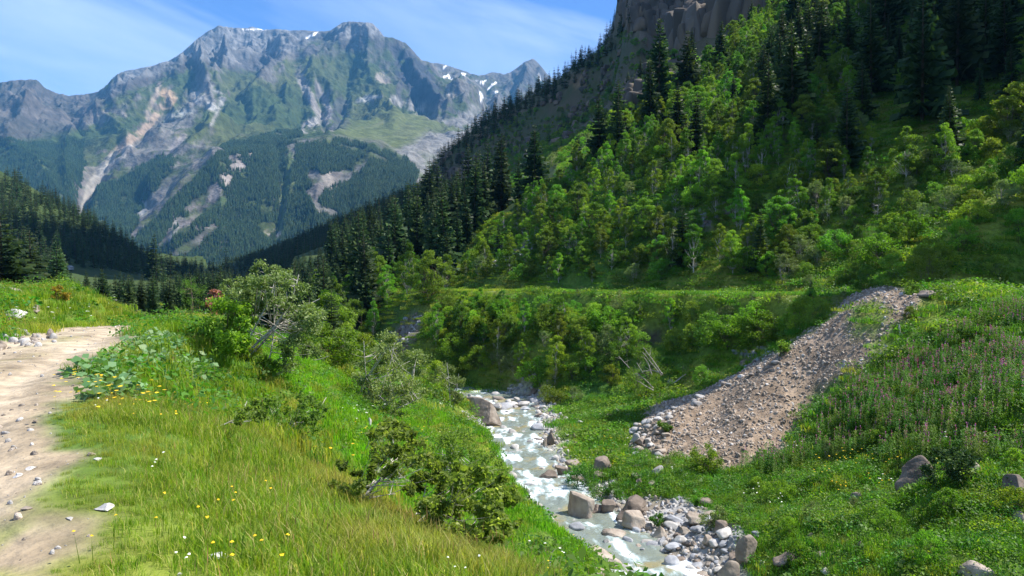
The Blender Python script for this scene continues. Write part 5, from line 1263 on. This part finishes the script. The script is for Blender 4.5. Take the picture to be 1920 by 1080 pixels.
r3 = spread('r', '', '', [(700,400),(1480,400),(1480,700),(700,700)], 55, 160, 3.2, DK, .4, 1.1, 63, cond=lambda x, y, px, py: (G_at(M_scr2, x, y)+G_at(M_scr3, x, y)+G_at(M_scr4, x, y)+G_at(M_scr5, x, y)) > .4)
rstuff('grey_scree', 'grey scree blocks in bare streaks of the right valley side', 'scree', [r3], DK)
r4 = spread('r', '', '', [(-300,560),(330,560),(330,1200),(-300,1200)], 3, 28, (30, lambda x, y, px, py: np.where(y < 9, 30, 9.)), RB[3:]+PB[2:], .02, .12, 64, cond=lambda x, y, px, py: G_at(M_track, x, y) > .5)
r4[2][:] = .015+.09*np.random.default_rng(4).uniform(size=len(r4[2]))**4
r5 = spread('r', '', '', [(-60,610),(60,600),(110,640),(40,660),(-60,660)], 13, 22, 6, RB[3:]+PB[2:], .08, .35, 65)
rstuff('track_gravel', 'small stones scattered over the dirt track and its verge', 'gravel', [r4, r5], RB[3:]+PB[2:])

# crags of the cliff and outcrops of the shaded slope
M_CRAG = noise_mat('ochre_grey_crag', [(.035,.030,.027), (.10,.082,.066), (.24,.165,.09)], .22, bump=.9, bscale=.5, rand=.35, bdist=1.2, stretch=(1, 1, .35))
CG = [rock_mesh(600+k, 3, dm, cuts=10, cut=.72, rough=.05, mat=M_CRAG, name='crag', boxy=.32) for k, dm in enumerate([(.42,.36,.9), (.34,.32,1.2), (.55,.45,.7), (.6,.5,.45)])]
rc = np.random.default_rng(88); pts, sc_, ix_ = [], [], []
def crag(poly, n, s0, s1, kinds, cond=None):
    xs = [p_[0] for p_ in poly]; ys = [p_[1] for p_ in poly]; c = 0; tries = 0
    while c < n and tries < n*12:
        tries += 1; a_, b_ = rc.uniform(min(xs), max(xs)), rc.uniform(min(ys), max(ys))
        if not inpoly(a_, b_, poly): continue
        q = hit(a_, b_, 190, 1000)
        if q is None or (cond and not cond(q[0], q[1])): continue
        pts.append(q); sc_.append(rc.uniform(s0, s1)); ix_.append(kinds[rc.integers(len(kinds))]); c += 1
crag([(1163,-30),(1160,25),(1180,45),(1225,62),(1280,84),(1350,58),(1440,22),(1500,-20),(1500,-130),(1163,-130)], 800, 5, 13, [0, 1, 1, 2])
crag([(850,330),(930,250),(1040,185),(1150,90),(1290,130),(1190,200),(1000,300),(870,360)], 130, 3, 8, [2, 3], lambda x, y: float(fbm(np.array([x/30.]), np.array([y/30.]), 3, 320)[0]) > .0)
crag([(790,350),(830,290),(900,300),(860,350),(800,380)], 50, 4, 9, [0, 2])
pts = np.array(pts); nq = len(pts)
make_stuff('cliff_rocks', 'fractured ochre and grey crags of the shaded cliff', 'cliff', pts, rc.uniform(0, 6.28, nq), sc_, ix_, CG, tilt=rc.normal(0, .12, (nq, 2)))

# ---- the water surface
ss = []; cum = 0
SP_ = np.array(STREAM); dens_pts = []
for i in range(len(SP_)-1):
    L_ = np.linalg.norm(SP_[i+1, :2]-SP_[i, :2]); step = .14 if SP_[i, 1] < 90 else 1.5
    k = max(2, int(L_/step)); u = np.arange(k)/k
    dens_pts.append(np.stack([SP_[i, j]*(1-u)+SP_[i+1, j]*u for j in range(3)]+[SHW[i]*(1-u)+SHW[i+1]*u], 1))
WP = np.concatenate(dens_pts); WP = WP[WP[:, 1] > 12]; WP = WP[WP[:, 1] < 420]
ker = np.ones(25)/25; sm = np.stack([np.convolve(np.pad(WP[:, j], 12, 'edge'), ker, 'valid') for j in range(4)], 1)
tg = np.gradient(sm[:, :2], axis=0); tg /= np.linalg.norm(tg, axis=1, keepdims=True); nrm = np.stack([tg[:, 1], -tg[:, 0]], 1)
slen = np.concatenate([[0], np.cumsum(np.linalg.norm(np.diff(sm[:, :2], axis=0), axis=1))])
nu = 61; U = np.linspace(-1, 1, nu); wid = sm[:, 3]*1.05+.5
wx = sm[:, 0:1]+nrm[:, 0:1]*U[None]*wid[:, None]; wy = sm[:, 1:2]+nrm[:, 1:2]*U[None]*wid[:, None]
A_ = slen[:, None]+0*U[None]; B_ = U[None]*wid[:, None]
wav = .10*fbm(A_/1.1, B_/.8, 3, 400)+.05*fbm(A_/.35, B_/.3, 3, 401)
step_ = .16*fbm(A_/3.2, B_/5, 2, 402)
wz = sm[:, 2:3]-.13+wav+step_
foam = sstep(-.14, .62, fbm(A_/2.4, B_/.7, 4, 403)+.35*fbm(A_/3.2, B_/5, 2, 402)+.25*fbm(A_/.4, B_/.22, 3, 404)+.06)
foam = foam*(1-.5*sstep(.75, 1, np.abs(U))[None])
n0, n1_ = wx.shape; iw = np.arange(n0*n1_).reshape(n0, n1_)
me = np_mesh('stream_water', np.stack([wx, wy, wz], -1).reshape(-1, 3), [np.stack([iw[:-1, :-1], iw[:-1, 1:], iw[1:, 1:], iw[1:, :-1]], -1).reshape(-1, 4)], [], tint=foam.ravel(), smooth=True)
m, nd, lk = new_mat('milky_meltwater')
at = N(nd, 'ShaderNodeAttribute', attribute_name='tint'); tcw = N(nd, 'ShaderNodeTexCoord')
nz = N(nd, 'ShaderNodeTexNoise'); nz.inputs['Scale'].default_value = 3.2; nz.inputs['Detail'].default_value = 8; nz.inputs['Roughness'].default_value = .7; lk.new(tcw.outputs['Object'], nz.inputs['Vector'])
ad = N(nd, 'ShaderNodeMath', operation='MULTIPLY_ADD'); lk.new(nz.outputs[0], ad.inputs[0]); ad.inputs[1].default_value = 1.5; ad.inputs[2].default_value = -.75
sm_ = N(nd, 'ShaderNodeMath', operation='ADD', use_clamp=True); lk.new(at.outputs['Fac'], sm_.inputs[0]); lk.new(ad.outputs[0], sm_.inputs[1])
rpw = N(nd, 'ShaderNodeValToRGB'); lk.new(sm_.outputs[0], rpw.inputs[0]); e = rpw.color_ramp.elements
e[0].position = .10; e[0].color = (.17,.195,.165,1); e[1].position = .95; e[1].color = (.70,.74,.77,1); x_ = e.new(.45); x_.color = (.27,.33,.325,1)
nz2_ = N(nd, 'ShaderNodeTexNoise'); nz2_.inputs['Scale'].default_value = .55; lk.new(tcw.outputs['Object'], nz2_.inputs['Vector'])
rr2 = N(nd, 'ShaderNodeMapRange'); lk.new(nz2_.outputs[0], rr2.inputs[0]); rr2.inputs[1].default_value = .52; rr2.inputs[2].default_value = .64
mxw = N(nd, 'ShaderNodeMix', data_type='RGBA'); 
inv_ = N(nd, 'ShaderNodeMath', operation='SUBTRACT', use_clamp=True); lk.new(rr2.outputs[0], inv_.inputs[0]); lk.new(sm_.outputs[0], inv_.inputs[1])
lk.new(inv_.outputs[0], mxw.inputs['Factor']); lk.new(rpw.outputs[0], mxw.inputs['A']); mxw.inputs['B'].default_value = (.25,.22,.12,1)
bw = N(nd, 'ShaderNodeBsdfPrincipled'); lk.new(mxw.outputs['Result'], bw.inputs['Base Color']); bw.inputs['IOR'].default_value = 1.33
rw = N(nd, 'ShaderNodeMapRange'); lk.new(sm_.outputs[0], rw.inputs[0]); rw.inputs[3].default_value = .12; rw.inputs[4].default_value = .7; lk.new(rw.outputs[0], bw.inputs['Roughness'])
nb_ = N(nd, 'ShaderNodeTexNoise'); nb_.inputs['Scale'].default_value = 7; nb_.inputs['Detail'].default_value = 5; lk.new(tcw.outputs['Object'], nb_.inputs['Vector'])
bpw = N(nd, 'ShaderNodeBump'); bpw.inputs['Strength'].default_value = .5; bpw.inputs['Distance'].default_value = .08; lk.new(nb_.outputs[0], bpw.inputs['Height']); lk.new(bpw.outputs[0], bw.inputs['Normal'])
ow = N(nd, 'ShaderNodeOutputMaterial'); lk.new(bw.outputs[0], ow.inputs[0]); me.materials.append(m)
tag(link(bpy.data.objects.new('stream_water', me)), 'milky pale green mountain stream with white rapids', 'stream', kind='structure')

# ================================================================== individually placed trees, bushes, dead wood
def pix_plant(name, label, cat, base, stems, clumps, bark, lmat, leaf=.1, nleaf=160, seed=0, D=None, group=None, sides=6, twigs=0, parts=('trunk', 'crown'), flatk=.1, aspect=.55, sq=.75):
    """stems: list of (points [(px,py,dD)], r0_px, r1_px); clumps: (px, py, radius_px, dD, amount). All become real 3-D geometry at the plant's distance."""
    rg = np.random.default_rng(seed)
    b = hit(*base) if D is None else np.array(hit_at(base[0], D))
    D0 = b[1]; tb = MB(); cb = MB(); k = D0/F
    if D is not None:
        base = proj(b[0], b[1], b[2])
    off = np.array([b[0], b[1], b[2]])
    def W3(px, py, dD): return P(px, py, D0+dD)-off
    allp = []
    for (pts, r0, r1) in stems:
        pp = np.array([W3(*q) for q in pts]); n = 4*(len(pp)-1)+1
        u = np.linspace(0, len(pp)-1, n); pp = np.stack([np.interp(u, np.arange(len(pp)), pp[:, j]) for j in range(3)], 1)
        if n > 5:
            q = pp.copy(); q[1:-1] = (pp[:-2]+pp[1:-1]*2+pp[2:])/4; pp = q
        pp[1:-1] += rg.normal(0, .35*max(r0, 1.0)*k, (n-2, 3))*.5
        tube(tb, pp, np.linspace(r0*k, r1*k, n), sides, mat=0); allp.append(pp)
        for _ in range(twigs):
            j = rg.integers(n//3, n-1); q0 = pp[j]; L = rg.uniform(8, 26)*k; d = rg.normal(size=3); d[2] = abs(d[2])*.6+.2; d /= np.linalg.norm(d)
            q1 = q0+d*L*.5; q2 = q1+(d+rg.normal(0, .35, 3))*L*.5
            tube(tb, [q0, q1, q2], np.array([r1*.4+.2, .25, .1])*k*.7, 4, mat=0)
    for (px, py, rp, dD, am) in clumps:
        cen = W3(px, py, dD); m = max(2, int(5*am))
        for _ in range(m):
            v = rg.normal(size=3); v /= np.linalg.norm(v); c2 = cen+v*rp*k*rg.uniform(.1, .9)*np.array([1, 1, sq]); cr = rp*k*rg.uniform(.45, .95)
            n = int(nleaf*am/m*.72)+5; q = rg.normal(size=(n, 3)); q /= np.linalg.norm(q, axis=1, keepdims=True); q *= (rg.uniform(.05, 1, n)**.8)[:, None]
            leaves(cb, c2+q*cr*np.array([1, 1, .8]), leaf, rg, flat=flatk, tint=rg.uniform(.1, .8)+rg.normal(0, .18, n), mat=1, aspect=aspect)
            if len(allp) and rg.uniform() < .16:
                st = allp[rg.integers(len(allp))]; dd = np.linalg.norm(st-c2, axis=1); j = int(np.argmin(dd)); j = max(0, j-rg.integers(0, 3))
                q0 = st[j]; tube(tb, [q0, (q0+c2)/2-[0, 0, .05*dd[j]], c2], np.array([.7, .5, .25])*k*1.1, 4, mat=0)
    mats = [bark, lmat]
    if cb.n and tb.n:
        e = link(bpy.data.objects.new(name, None)); e.location = off
        link(bpy.data.objects.new(parts[0], tb.mesh(parts[0], mats, smooth=True)), e); link(bpy.data.objects.new(parts[1], cb.mesh(parts[1], mats)), e)
    else:
        src = tb if tb.n else cb
        e = link(bpy.data.objects.new(name, src.mesh(name, mats, smooth=bool(tb.n)))); e.location = off
    tag(e, label, cat, group); return e
def cl(rg, box, n, r0, r1, dd, am=1.0, pred=None):
    out = []
    x0, y0, x1, y1 = box; cx, cy_, rx, ry = (x0+x1)/2, (y0+y1)/2, (x1-x0)/2, (y1-y0)/2
    while len(out) < n:
        a = rg.uniform(0, 6.28); r = math.sqrt(rg.uniform()); px, py = cx+rx*r*math.cos(a), cy_+ry*r*math.sin(a)
        if pred and not pred(px, py): continue
        out.append((px, py, rg.uniform(r0, r1), rg.normal()*dd, am*rg.uniform(.6, 1.3)))
    return out
RG = random.Random(5)
class _r:  # small adapter giving random + normal
    uniform = staticmethod(lambda a=0.0, b=1.0: RG.uniform(a, b)); normal = staticmethod(lambda: RG.gauss(0, 1))
# leaning birch
pix_plant('leaning_birch', 'large leaning birch with pale slanted trunks on the slope below the track', 'birch tree', (462, 672),
  [([(455,672,0),(485,640,0),(520,608,.1),(548,560,.3),(560,515,.5)], 3.0, 1.0), ([(462,672,.1),(495,640,.3),(527,600,.6),(545,570,.8)], 2.6, 1.0), ([(470,668,.4),(510,622,.9),(560,580,1.4),(600,560,1.6)], 2.2, .8),
   ([(450,665,-.3),(470,630,-.3),(490,592,-.4),(508,560,-.5),(516,520,-.4)], 1.8, .7), ([(500,690,0),(510,650,.2),(515,600,.4)], 1.6, .8), ([(448,655,.8),(470,620,.8),(480,585,.8)], 1.6, .7)],
  cl(_r, (425,500,600,690), 50, 12, 23, 1.0, 1.0, lambda x, y: (y < 590 or x > 530) and not (y < 560 and x > 568)) +
  cl(_r, (470,494,545,560), 16, 9, 18, .8, 1.0)+cl(_r, (400,520,460,590), 7, 9, 16, .8, .8)+cl(_r, (530,590,610,680), 14, 12, 20, .7, 1), M_BIRCH, M_LEAFG, leaf=.075, nleaf=330, seed=11, twigs=4)
pix_plant('round_bush', 'round dark green bush left of the leaning birch', 'bush', (432, 668), [([(432,668,1),(425,620,1)], 1.5, .6), ([(436,668,1),(445,610,1.2)], 1.5, .6)],
  cl(_r, (395,562,478,680), 32, 14, 24, .7, 1.2), M_BARK, M_LEAF, leaf=.085, nleaf=320, seed=12, parts=('stems', 'foliage'))
pix_plant('young_tree', 'slim light green tree on the crest behind the grassy mound', 'broadleaf tree', (362, 594), [([(362,600,2),(360,560,2),(357,520,2)], 1.6, .5)],
  cl(_r, (338,514,385,600), 18, 10, 17, .5, 1.0)+cl(_r, (365,560,395,600), 7, 9, 14, .5, 1), M_BARK, M_LEAF, leaf=.08, nleaf=260, seed=13)
pix_plant('willow_bush', 'big grey green willow bush with pale stems above the stream', 'willow bush', (712, 775),
  [([(700,772,0),(690,730,0),(684,680,0),(682,640,0)], 1.5, .6), ([(705,772,0),(720,720,.3),(735,670,.5),(740,640,.5)], 1.5, .6), ([(712,775,0),(745,735,.2),(775,705,.4)], 1.4, .6), ([(698,772,0),(680,745,-.3),(676,715,-.3)], 1.3, .5), ([(716,775,.3),(760,760,.5),(790,745,.5)], 1.3, .5), ([(705,775,-.3),(730,750,-.5),(770,735,-.6)],1.2,.5)],
  cl(_r, (672,630,800,785), 64, 12, 22, 1.2, 1.05), M_BIRCH, M_LEAFG, leaf=.10, nleaf=270, seed=14, twigs=5, parts=('stems', 'foliage'))
pix_plant('stream_birch', 'small birch on the left bank just before the first visible water', 'birch tree', (846, 765), [([(845,765,0),(842,720,0),(838,680,0)], 1.2, .5), ([(850,765,0),(856,730,.3),(860,700,.3)], 1.0, .4)],
  cl(_r, (812,678,868,765), 24, 9, 15, .8, 1), M_BIRCH, M_LEAFG, leaf=.13, nleaf=200, seed=15)
pix_plant('slope_birch', 'half fallen birch with curved white stem on the near slope', 'birch tree', (672, 948),
  [([(668,950,0),(690,922,0),(712,900,.2),(733,868,.5),(738,838,.7),(735,810,.8)], 2.8, .9), ([(655,940,.1),(685,918,.3),(705,898,.5)], 1.5, .7), ([(702,905,.3),(730,895,.5),(760,895,.8)], 1.4, .5), ([(728,870,.5),(750,858,.7),(775,845,1)], 1.3, .5), ([(645,945,-.2),(665,925,-.2),(668,915,-.2)], 1.2, .5), ([(690,935,-.2),(720,928,0),(742,926,.2)], 1.3, .5)],
  cl(_r, (690,790,790,900), 34, 12, 20, .7, .75)+cl(_r, (625,855,700,930), 14, 10, 17, .5, .7)+cl(_r, (740,850,830,930), 16, 10, 18, .6, .8), M_BIRCH, M_BLEAF, leaf=.055, nleaf=230, seed=16, twigs=3)
pix_plant('lying_birch', 'birch lying down the near slope with dense green leaves at its right end', 'birch tree', (815, 1012),
  [([(805,1012,0),(828,1004,0),(860,1002,.2),(885,985,.6),(893,975,.8)], 2.4, .8), ([(828,1006,.1),(862,1010,.2),(890,1010,.5)], 1.8, .6), ([(780,965,-.2),(795,930,0),(800,905,.2)], 1.4, .6), ([(805,955,.2),(822,935,.4),(850,915,.8)], 1.3, .6), ([(840,960,.4),(860,945,.7),(900,915,1.2)], 1.2, .5), ([(775,985,0),(805,960,.2),(815,950,.3)], 1.1, .5)],
  cl(_r, (790,880,975,1035), 74, 12, 22, .8, .95, lambda x, y: y > 880+.0*x and (x-790)+(1035-y)*1.5 > 70), M_DEAD, M_BLEAF, leaf=.06, nleaf=290, seed=17, twigs=3)
pix_plant('low_birch', 'low leafy birch scrub above the lying birch beside the stream edge', 'birch tree', (850, 905), [([(830,900,0),(845,860,.2),(850,835,.3)], 1.4, .5), ([(815,912,0),(830,890,.2),(833,860,.3)], 1.4, .5), ([(872,900,.3),(885,870,.5)], 1.1, .5)],
  cl(_r, (800,805,905,905), 44, 11, 19, .8, .9)+cl(_r, (870,840,950,930), 28, 11, 18, .8, 1), M_BIRCH, M_BLEAF, leaf=.07, nleaf=260, seed=18, twigs=3)
pix_plant('fallen_branch', 'pale forked branch rising from a dark green bush on the slope', 'branch', (522, 818), [([(522,818,0),(552,798,.2),(578,786,.4),(600,765,.7),(612,745,1)], 1.8, .5), ([(545,803,.1),(562,782,.3),(580,770,.5)], 1.2, .4), ([(530,815,0),(548,832,-.1),(570,838,0)], 1.0, .4)],
  cl(_r, (545,740,615,810), 20, 9, 16, .5, .75)+cl(_r, (470,745,545,800), 22, 10, 17, .5, .8), M_DEAD, M_BLEAF, leaf=.06, nleaf=240, seed=19, twigs=3)
pix_plant('bent_branch', 'thin bent white branch curving over yellow grass', 'branch', (388, 805), [([(388,806,0),(420,796,.1),(445,784,.2),(458,768,.3),(463,752,.4)], 1.3, .5), ([(430,792,.1),(455,795,.2)], .8, .4)],
  cl(_r, (440,750,500,810), 14, 8, 14, .4, .7), M_BIRCH, M_BLEAF, leaf=.05, nleaf=200, seed=20, twigs=3)
for k, (pts, lab) in enumerate([
   ([(503,708),(530,698),(552,696)], 'pale fallen branch under the leaning birch'), ([(505,709),(528,702),(545,688)], 'crooked grey twig beside the pale fallen branch'), ([(575,678),(597,676),(617,670)], 'long grey branch lying right of the leaning birch'),
   ([(600,868),(625,868),(647,870)], 'thin white stick lying in grass on the near slope'), ([(682,855),(690,835),(700,815),(712,838)], 'dark curved twig rising above the slope grass'), ([(690,985),(680,1000)], 'short pale stick standing in the tall grass'),
   ([(893,800),(905,830),(915,850)], 'grey driftwood branch at the left shore stones'), ([(1030,1076),(1034,1040),(1040,1030)], 'thin twig at the foot of the near slope')]):
    h0 = hit(*pts[0])
    pix_plant('dead_branch', lab, 'branch', pts[0], [([(a, b-1.5, .04*j) for j, (a, b) in enumerate(pts)], 1.3, .5)], [], M_DEAD, M_LEAF, seed=50+k, twigs=3)
# pinkish dead tree behind
pix_plant('dead_spruce', 'dead spruce with reddish brown needles behind the round bush', 'dead tree', (403, 600), [([(403,620,30),(403,580,30),(403,545,30)], 1.0, .3)], cl(_r, (390,545,416,600), 9, 8, 12, .8, .7), M_BARK, M_RUST, leaf=.22, nleaf=120, seed=31)
# dead wood pile
pix_plant('dead_wood_pile', 'pile of bleached dead branches fanned over a green bush at the stream terrace', 'dead wood', (1222, 752),
  [([(1242,702,0),(1222,672,0),(1206,652,0)], 1.5, .6), ([(1240,704,.2),(1215,672,.3),(1205,660,.3)], 1.2, .5), ([(1222,702,-.2),(1215,680,-.2),(1208,670,-.2)], 1.2, .5), ([(1242,700,0),(1222,694,0),(1206,696,0)], 1.6, .7), ([(1225,728,-.3),(1208,710,-.3),(1194,700,-.3)], 1.5, .6), ([(1225,732,-.4),(1205,720,-.4),(1192,712,-.4)], 1.3, .6),
   ([(1206,700,0),(1200,690,0),(1194,680,0)], 1, .5), ([(1222,745,-.3),(1205,755,-.3),(1196,770,-.3)], 1.2, .5), ([(1240,735,-.2),(1228,755,-.3),(1218,760,-.3)], 1.2, .5), ([(1180,690,.4),(1160,668,.5)], 1.0, .5)],
  [], M_DEAD, M_LEAF, seed=40, twigs=4)
pix_plant('fallen_pole', 'long straight fallen pole leaning right of the dead wood pile', 'log', (1232, 742), [([(1219,752,-.5),(1250,727,-.4),(1287,701,-.3)], 1.9, 1.2)], [], M_DEAD, M_LEAF, seed=41, twigs=2)
pix_plant('tree_stump', 'twisted grey stump by the pale stones under the wood pile', 'stump', (1230, 778), [([(1227,780,-.6),(1232,765,-.6),(1231,755,-.6)], 3.0, 1.4), ([(1227,780,-.6),(1222,768,-.6)], 1.5, .8)], [], M_DEAD, M_LEAF, seed=42, twigs=2)
pix_plant('drift_log', 'thin log lying across the lower left edge of the rubble', 'log', (1236, 789), [([(1236,789,0),(1255,778,0),(1275,768,.1)], 1.4, .8)], [], M_DEAD, M_LEAF, seed=43)
pix_plant('upright_snag', 'thin upright dead stem in the green terrace behind the rubble', 'dead stem', (1328, 714), [([(1328,714,0),(1327,700,0),(1328,690,0)], 1.0, .5)], [], M_DEAD, M_LEAF, seed=44)
pix_plant('birch_stub', 'pale standing birch stub where grass meets the rubble heap', 'dead trunk', (1688, 634), [([(1689,636,0),(1687,620,0),(1686,608,0)], 1.9, 1.3)], [], M_BIRCH, M_BLEAF, seed=45)
bx = lambda name, lab, cat, base, box, n, lm, seed, leaf=.12, D=None, r=(10, 18), dd=.7, nl=230: pix_plant(name, lab, cat, base,
   [([(base[0]-3, base[1], 0), ((box[0]*2+box[2])/3, (box[1]+box[3])/2, 0)], 1.2, .5), ([(base[0]+3, base[1], 0), ((box[0]+box[2]*2)/3, (box[1]+box[3])/2, .2)], 1.2, .5)],
   cl(_r, box, n, r[0], r[1], dd, 1.0), M_BARK, lm, leaf=leaf, nleaf=nl, seed=seed, D=D, parts=('stems', 'foliage'))
bx('terrace_bush', 'feathery green bush wrapped around the dead wood pile', 'bush', (1205,750), (1165,650,1245,750), 34, M_LEAFD, 61, r=(10,20), dd=1.2)
bx('rubble_bush', 'light green bush standing alone at the lower foot of the rubble', 'bush', (1322,888), (1290,832,1352,888), 26, M_LEAF, 62, leaf=.09, r=(8,14))
bx('heap_bush', 'single light green bush on the flat top of the rubble heap', 'bush', (1706,556), (1692,532,1722,556), 12, M_LEAF, 63, D=53, r=(5,9), leaf=.11)
bx('heap_sprout', 'small bright plant in the rubble beside the orange brown boulder', 'plant', (1246,806), (1232,790,1260,808), 10, M_HERB, 64, r=(5,8), leaf=.11)
bx('gully_bush', 'small bright bush against the upper edge of the rubble heap', 'bush', (1467,668), (1458,640,1476,668), 9, M_LEAF, 65, r=(6,9), leaf=.13)
bx('juniper', 'dark juniper spilling over the big dark boulder', 'juniper', (1790,905), (1735,840,1825,905), 34, M_NEEDLE, 66, r=(10,17), leaf=.10, dd=.5)
bx('bank_bush', 'bright green bush between the pale and brown boulders of the right bank', 'bush', (1090,920), (1062,872,1118,925), 26, M_HERB, 67, leaf=.08, r=(9,15), dd=.5)
bx('boulder_herb', 'green herbs growing left of the flat topped brown boulder', 'plant', (1150,930), (1105,900,1180,945), 30, M_HERB, 68, leaf=.08, r=(9,15), dd=.6)
bx('bar_sprout', 'small green plant in the stones behind the beige lichen boulder', 'plant', (1230,988), (1218,964,1246,990), 9, M_HERB, 69, leaf=.07, r=(6,9), dd=.2)
bx('bar_shrub', 'grey green shrub at the right side of the stone bar', 'shrub', (1345,990), (1315,950,1362,1000), 20, M_LEAFG, 70, leaf=.07, r=(8,13), dd=.3)
bx('shore_bush', 'dark bush at the water beside the far right bank boulders', 'bush', (1035,755), (1005,720,1060,765), 24, M_LEAFD, 71, r=(8,14), leaf=.13)
bx('slope_bush', 'dark little bush at the foot of the leaning birch', 'bush', (490,700), (462,668,515,708), 20, M_LEAFD, 72, leaf=.06, r=(8,13), dd=.4)
bx('yellow_sapling', 'yellowing sapling beside the small conifers', 'sapling', (632,712), (616,640,640,712), 16, M_AUT, 73, D=42, r=(7,11), leaf=.1, dd=.4)
bx('olive_bush', 'olive green bush below the yellowing sapling', 'bush', (640,735), (612,682,672,738), 24, M_LEAF, 74, D=40, r=(9,15), leaf=.1, dd=.6)
bx('mound_sapling', 'yellow green sapling on the grassy mound left of the track', 'sapling', (108,572), (92,538,124,575), 12, M_AUT, 75, D=27, r=(6,10), leaf=.07, dd=.3)
# single conifers
def spruce_at(lab, px, D, h, v=0, wide=1.0, z=None):
    x, y, zz0 = hit_at(px, D); full, tm, cm = SPR[v]; s = h/12
    e = link(bpy.data.objects.new('spruce', None)); e.location = (x, y, (zz0 if z is None else z)-.05); e.scale = (s*wide, s*wide, s); e.rotation_euler = (0, 0, v*1.7+px)
    link(bpy.data.objects.new('trunk', tm), e); link(bpy.data.objects.new('crown', cm), e); tag(e, lab, 'spruce tree')
def sp_px(lab, px, D, top, v, wide=1.0):
    x, y, z0 = hit_at(px, D); tz = P(px, top, D)[2]; spruce_at(lab, px, D, tz-z0, v, wide)
sp_px('tallest dark spruce cut by the left edge of the photo', 4, 78, 394, 1, 1.6)
sp_px('tall dark spruce second from the left edge behind the mound', 58, 84, 428, 0, 1.5)
sp_px('pointed spruce third from the left edge beside the distant hut', 106, 92, 458, 3, 1.4)
sp_px('slender dark spruce between the two tall spruces at the left', 34, 96, 452, 2, 1.1)
sp_px('broad spruce above the far end of the dirt track', 192, 80, 500, 1, 1.1)
sp_px('dark spruce filling the view right behind the track crest', 226, 62, 555, 1, 1.3)
sp_px('small fresh green conifer right of the leaning birch', 640, 46, 615, 2, 1.35)
sp_px('slightly smaller conifer left of the fresh green one', 606, 50, 632, 0, 1.3)
sp_px('lone young spruce on the embankment edge above the shrubs', 1521, 64, 523, 3, 1.1)
sp_px('tiny spruce sapling in the yellow grass of the mound crest', 356, 23.5, 578, 2, 1.3)
# hut
hx, hy, hz_ = hit_at(131, 400)
e = link(bpy.data.objects.new('hut', None)); e.location = (hx, hy, hz_); e.scale = (.42, .42, .42); tag(e, 'tiny white walled hut on the strip of pasture beyond the spruces', 'hut')
m_w = noise_mat('whitewash', [(.6,.6,.58), (.75,.75,.72)], 1, rand=0); m_r = noise_mat('slate_roof', [(.25,.25,.26), (.4,.4,.4)], 1, rand=0)
me = np_mesh('wall', [(-3,-4,0),(3,-4,0),(3,4,0),(-3,4,0),(-3,-4,3),(3,-4,3),(3,4,3),(-3,4,3),(0,-4,5),(0,4,5)], [np.array([[0,1,5,4],[1,2,6,5],[2,3,7,6],[3,0,4,7]]), np.array([[4,5,8],[6,7,9]])], [m_w]); link(bpy.data.objects.new('wall', me), e)
me = np_mesh('roof', [(-3.5,-4.4,2.75),(0,-4.4,5.15),(0,4.4,5.15),(-3.5,4.4,2.75),(3.5,-4.4,2.75),(3.5,4.4,2.75),(-3.5,-4.4,2.9),(0,-4.4,5.35),(0,4.4,5.35),(-3.5,4.4,2.9),(3.5,-4.4,2.9),(3.5,4.4,2.9)], [np.array([[0,3,2,1],[1,2,5,4],[6,7,8,9],[7,10,11,8],[0,6,9,3],[4,5,11,10],[0,1,7,6],[1,4,10,7],[3,9,8,2],[2,8,11,5]])], [m_r]); link(bpy.data.objects.new('roof', me), e)
me = np_mesh('door', [(-.6,-4.02,0),(.6,-4.02,0),(.6,-4.02,2),(-.6,-4.02,2),(-.6,-3.9,0),(.6,-3.9,0),(.6,-3.9,2),(-.6,-3.9,2)], [np.array([[0,1,2,3],[4,7,6,5],[0,3,7,4],[1,5,6,2]])], [M_BARK]); link(bpy.data.objects.new('door', me), e)

# ------------------------------------------------------------------ haze (the air of the valley)
bm = bmesh.new(); bmesh.ops.create_cube(bm, size=1)
for v in bm.verts:
    v.co = Vector((v.co.x*30000, 4000+v.co.y*16000, -262+(v.co.z+.5)*2700))
me = bpy.data.meshes.new('haze'); bm.to_mesh(me); bm.free()
hz = link(bpy.data.objects.new('haze', me)); tag(hz, 'pale blue air haze filling the whole valley', 'haze', kind='stuff')
m, nd, lk = new_mat('valley_air')
pv = N(nd, 'ShaderNodeVolumePrincipled'); pv.inputs['Color'].default_value = (.14,.50,1,1); pv.inputs['Density'].default_value = 5.4e-5; pv.inputs['Anisotropy'].default_value = 0.1
out = N(nd, 'ShaderNodeOutputMaterial'); lk.new(pv.outputs[0], out.inputs['Volume'])
me.materials.append(m)
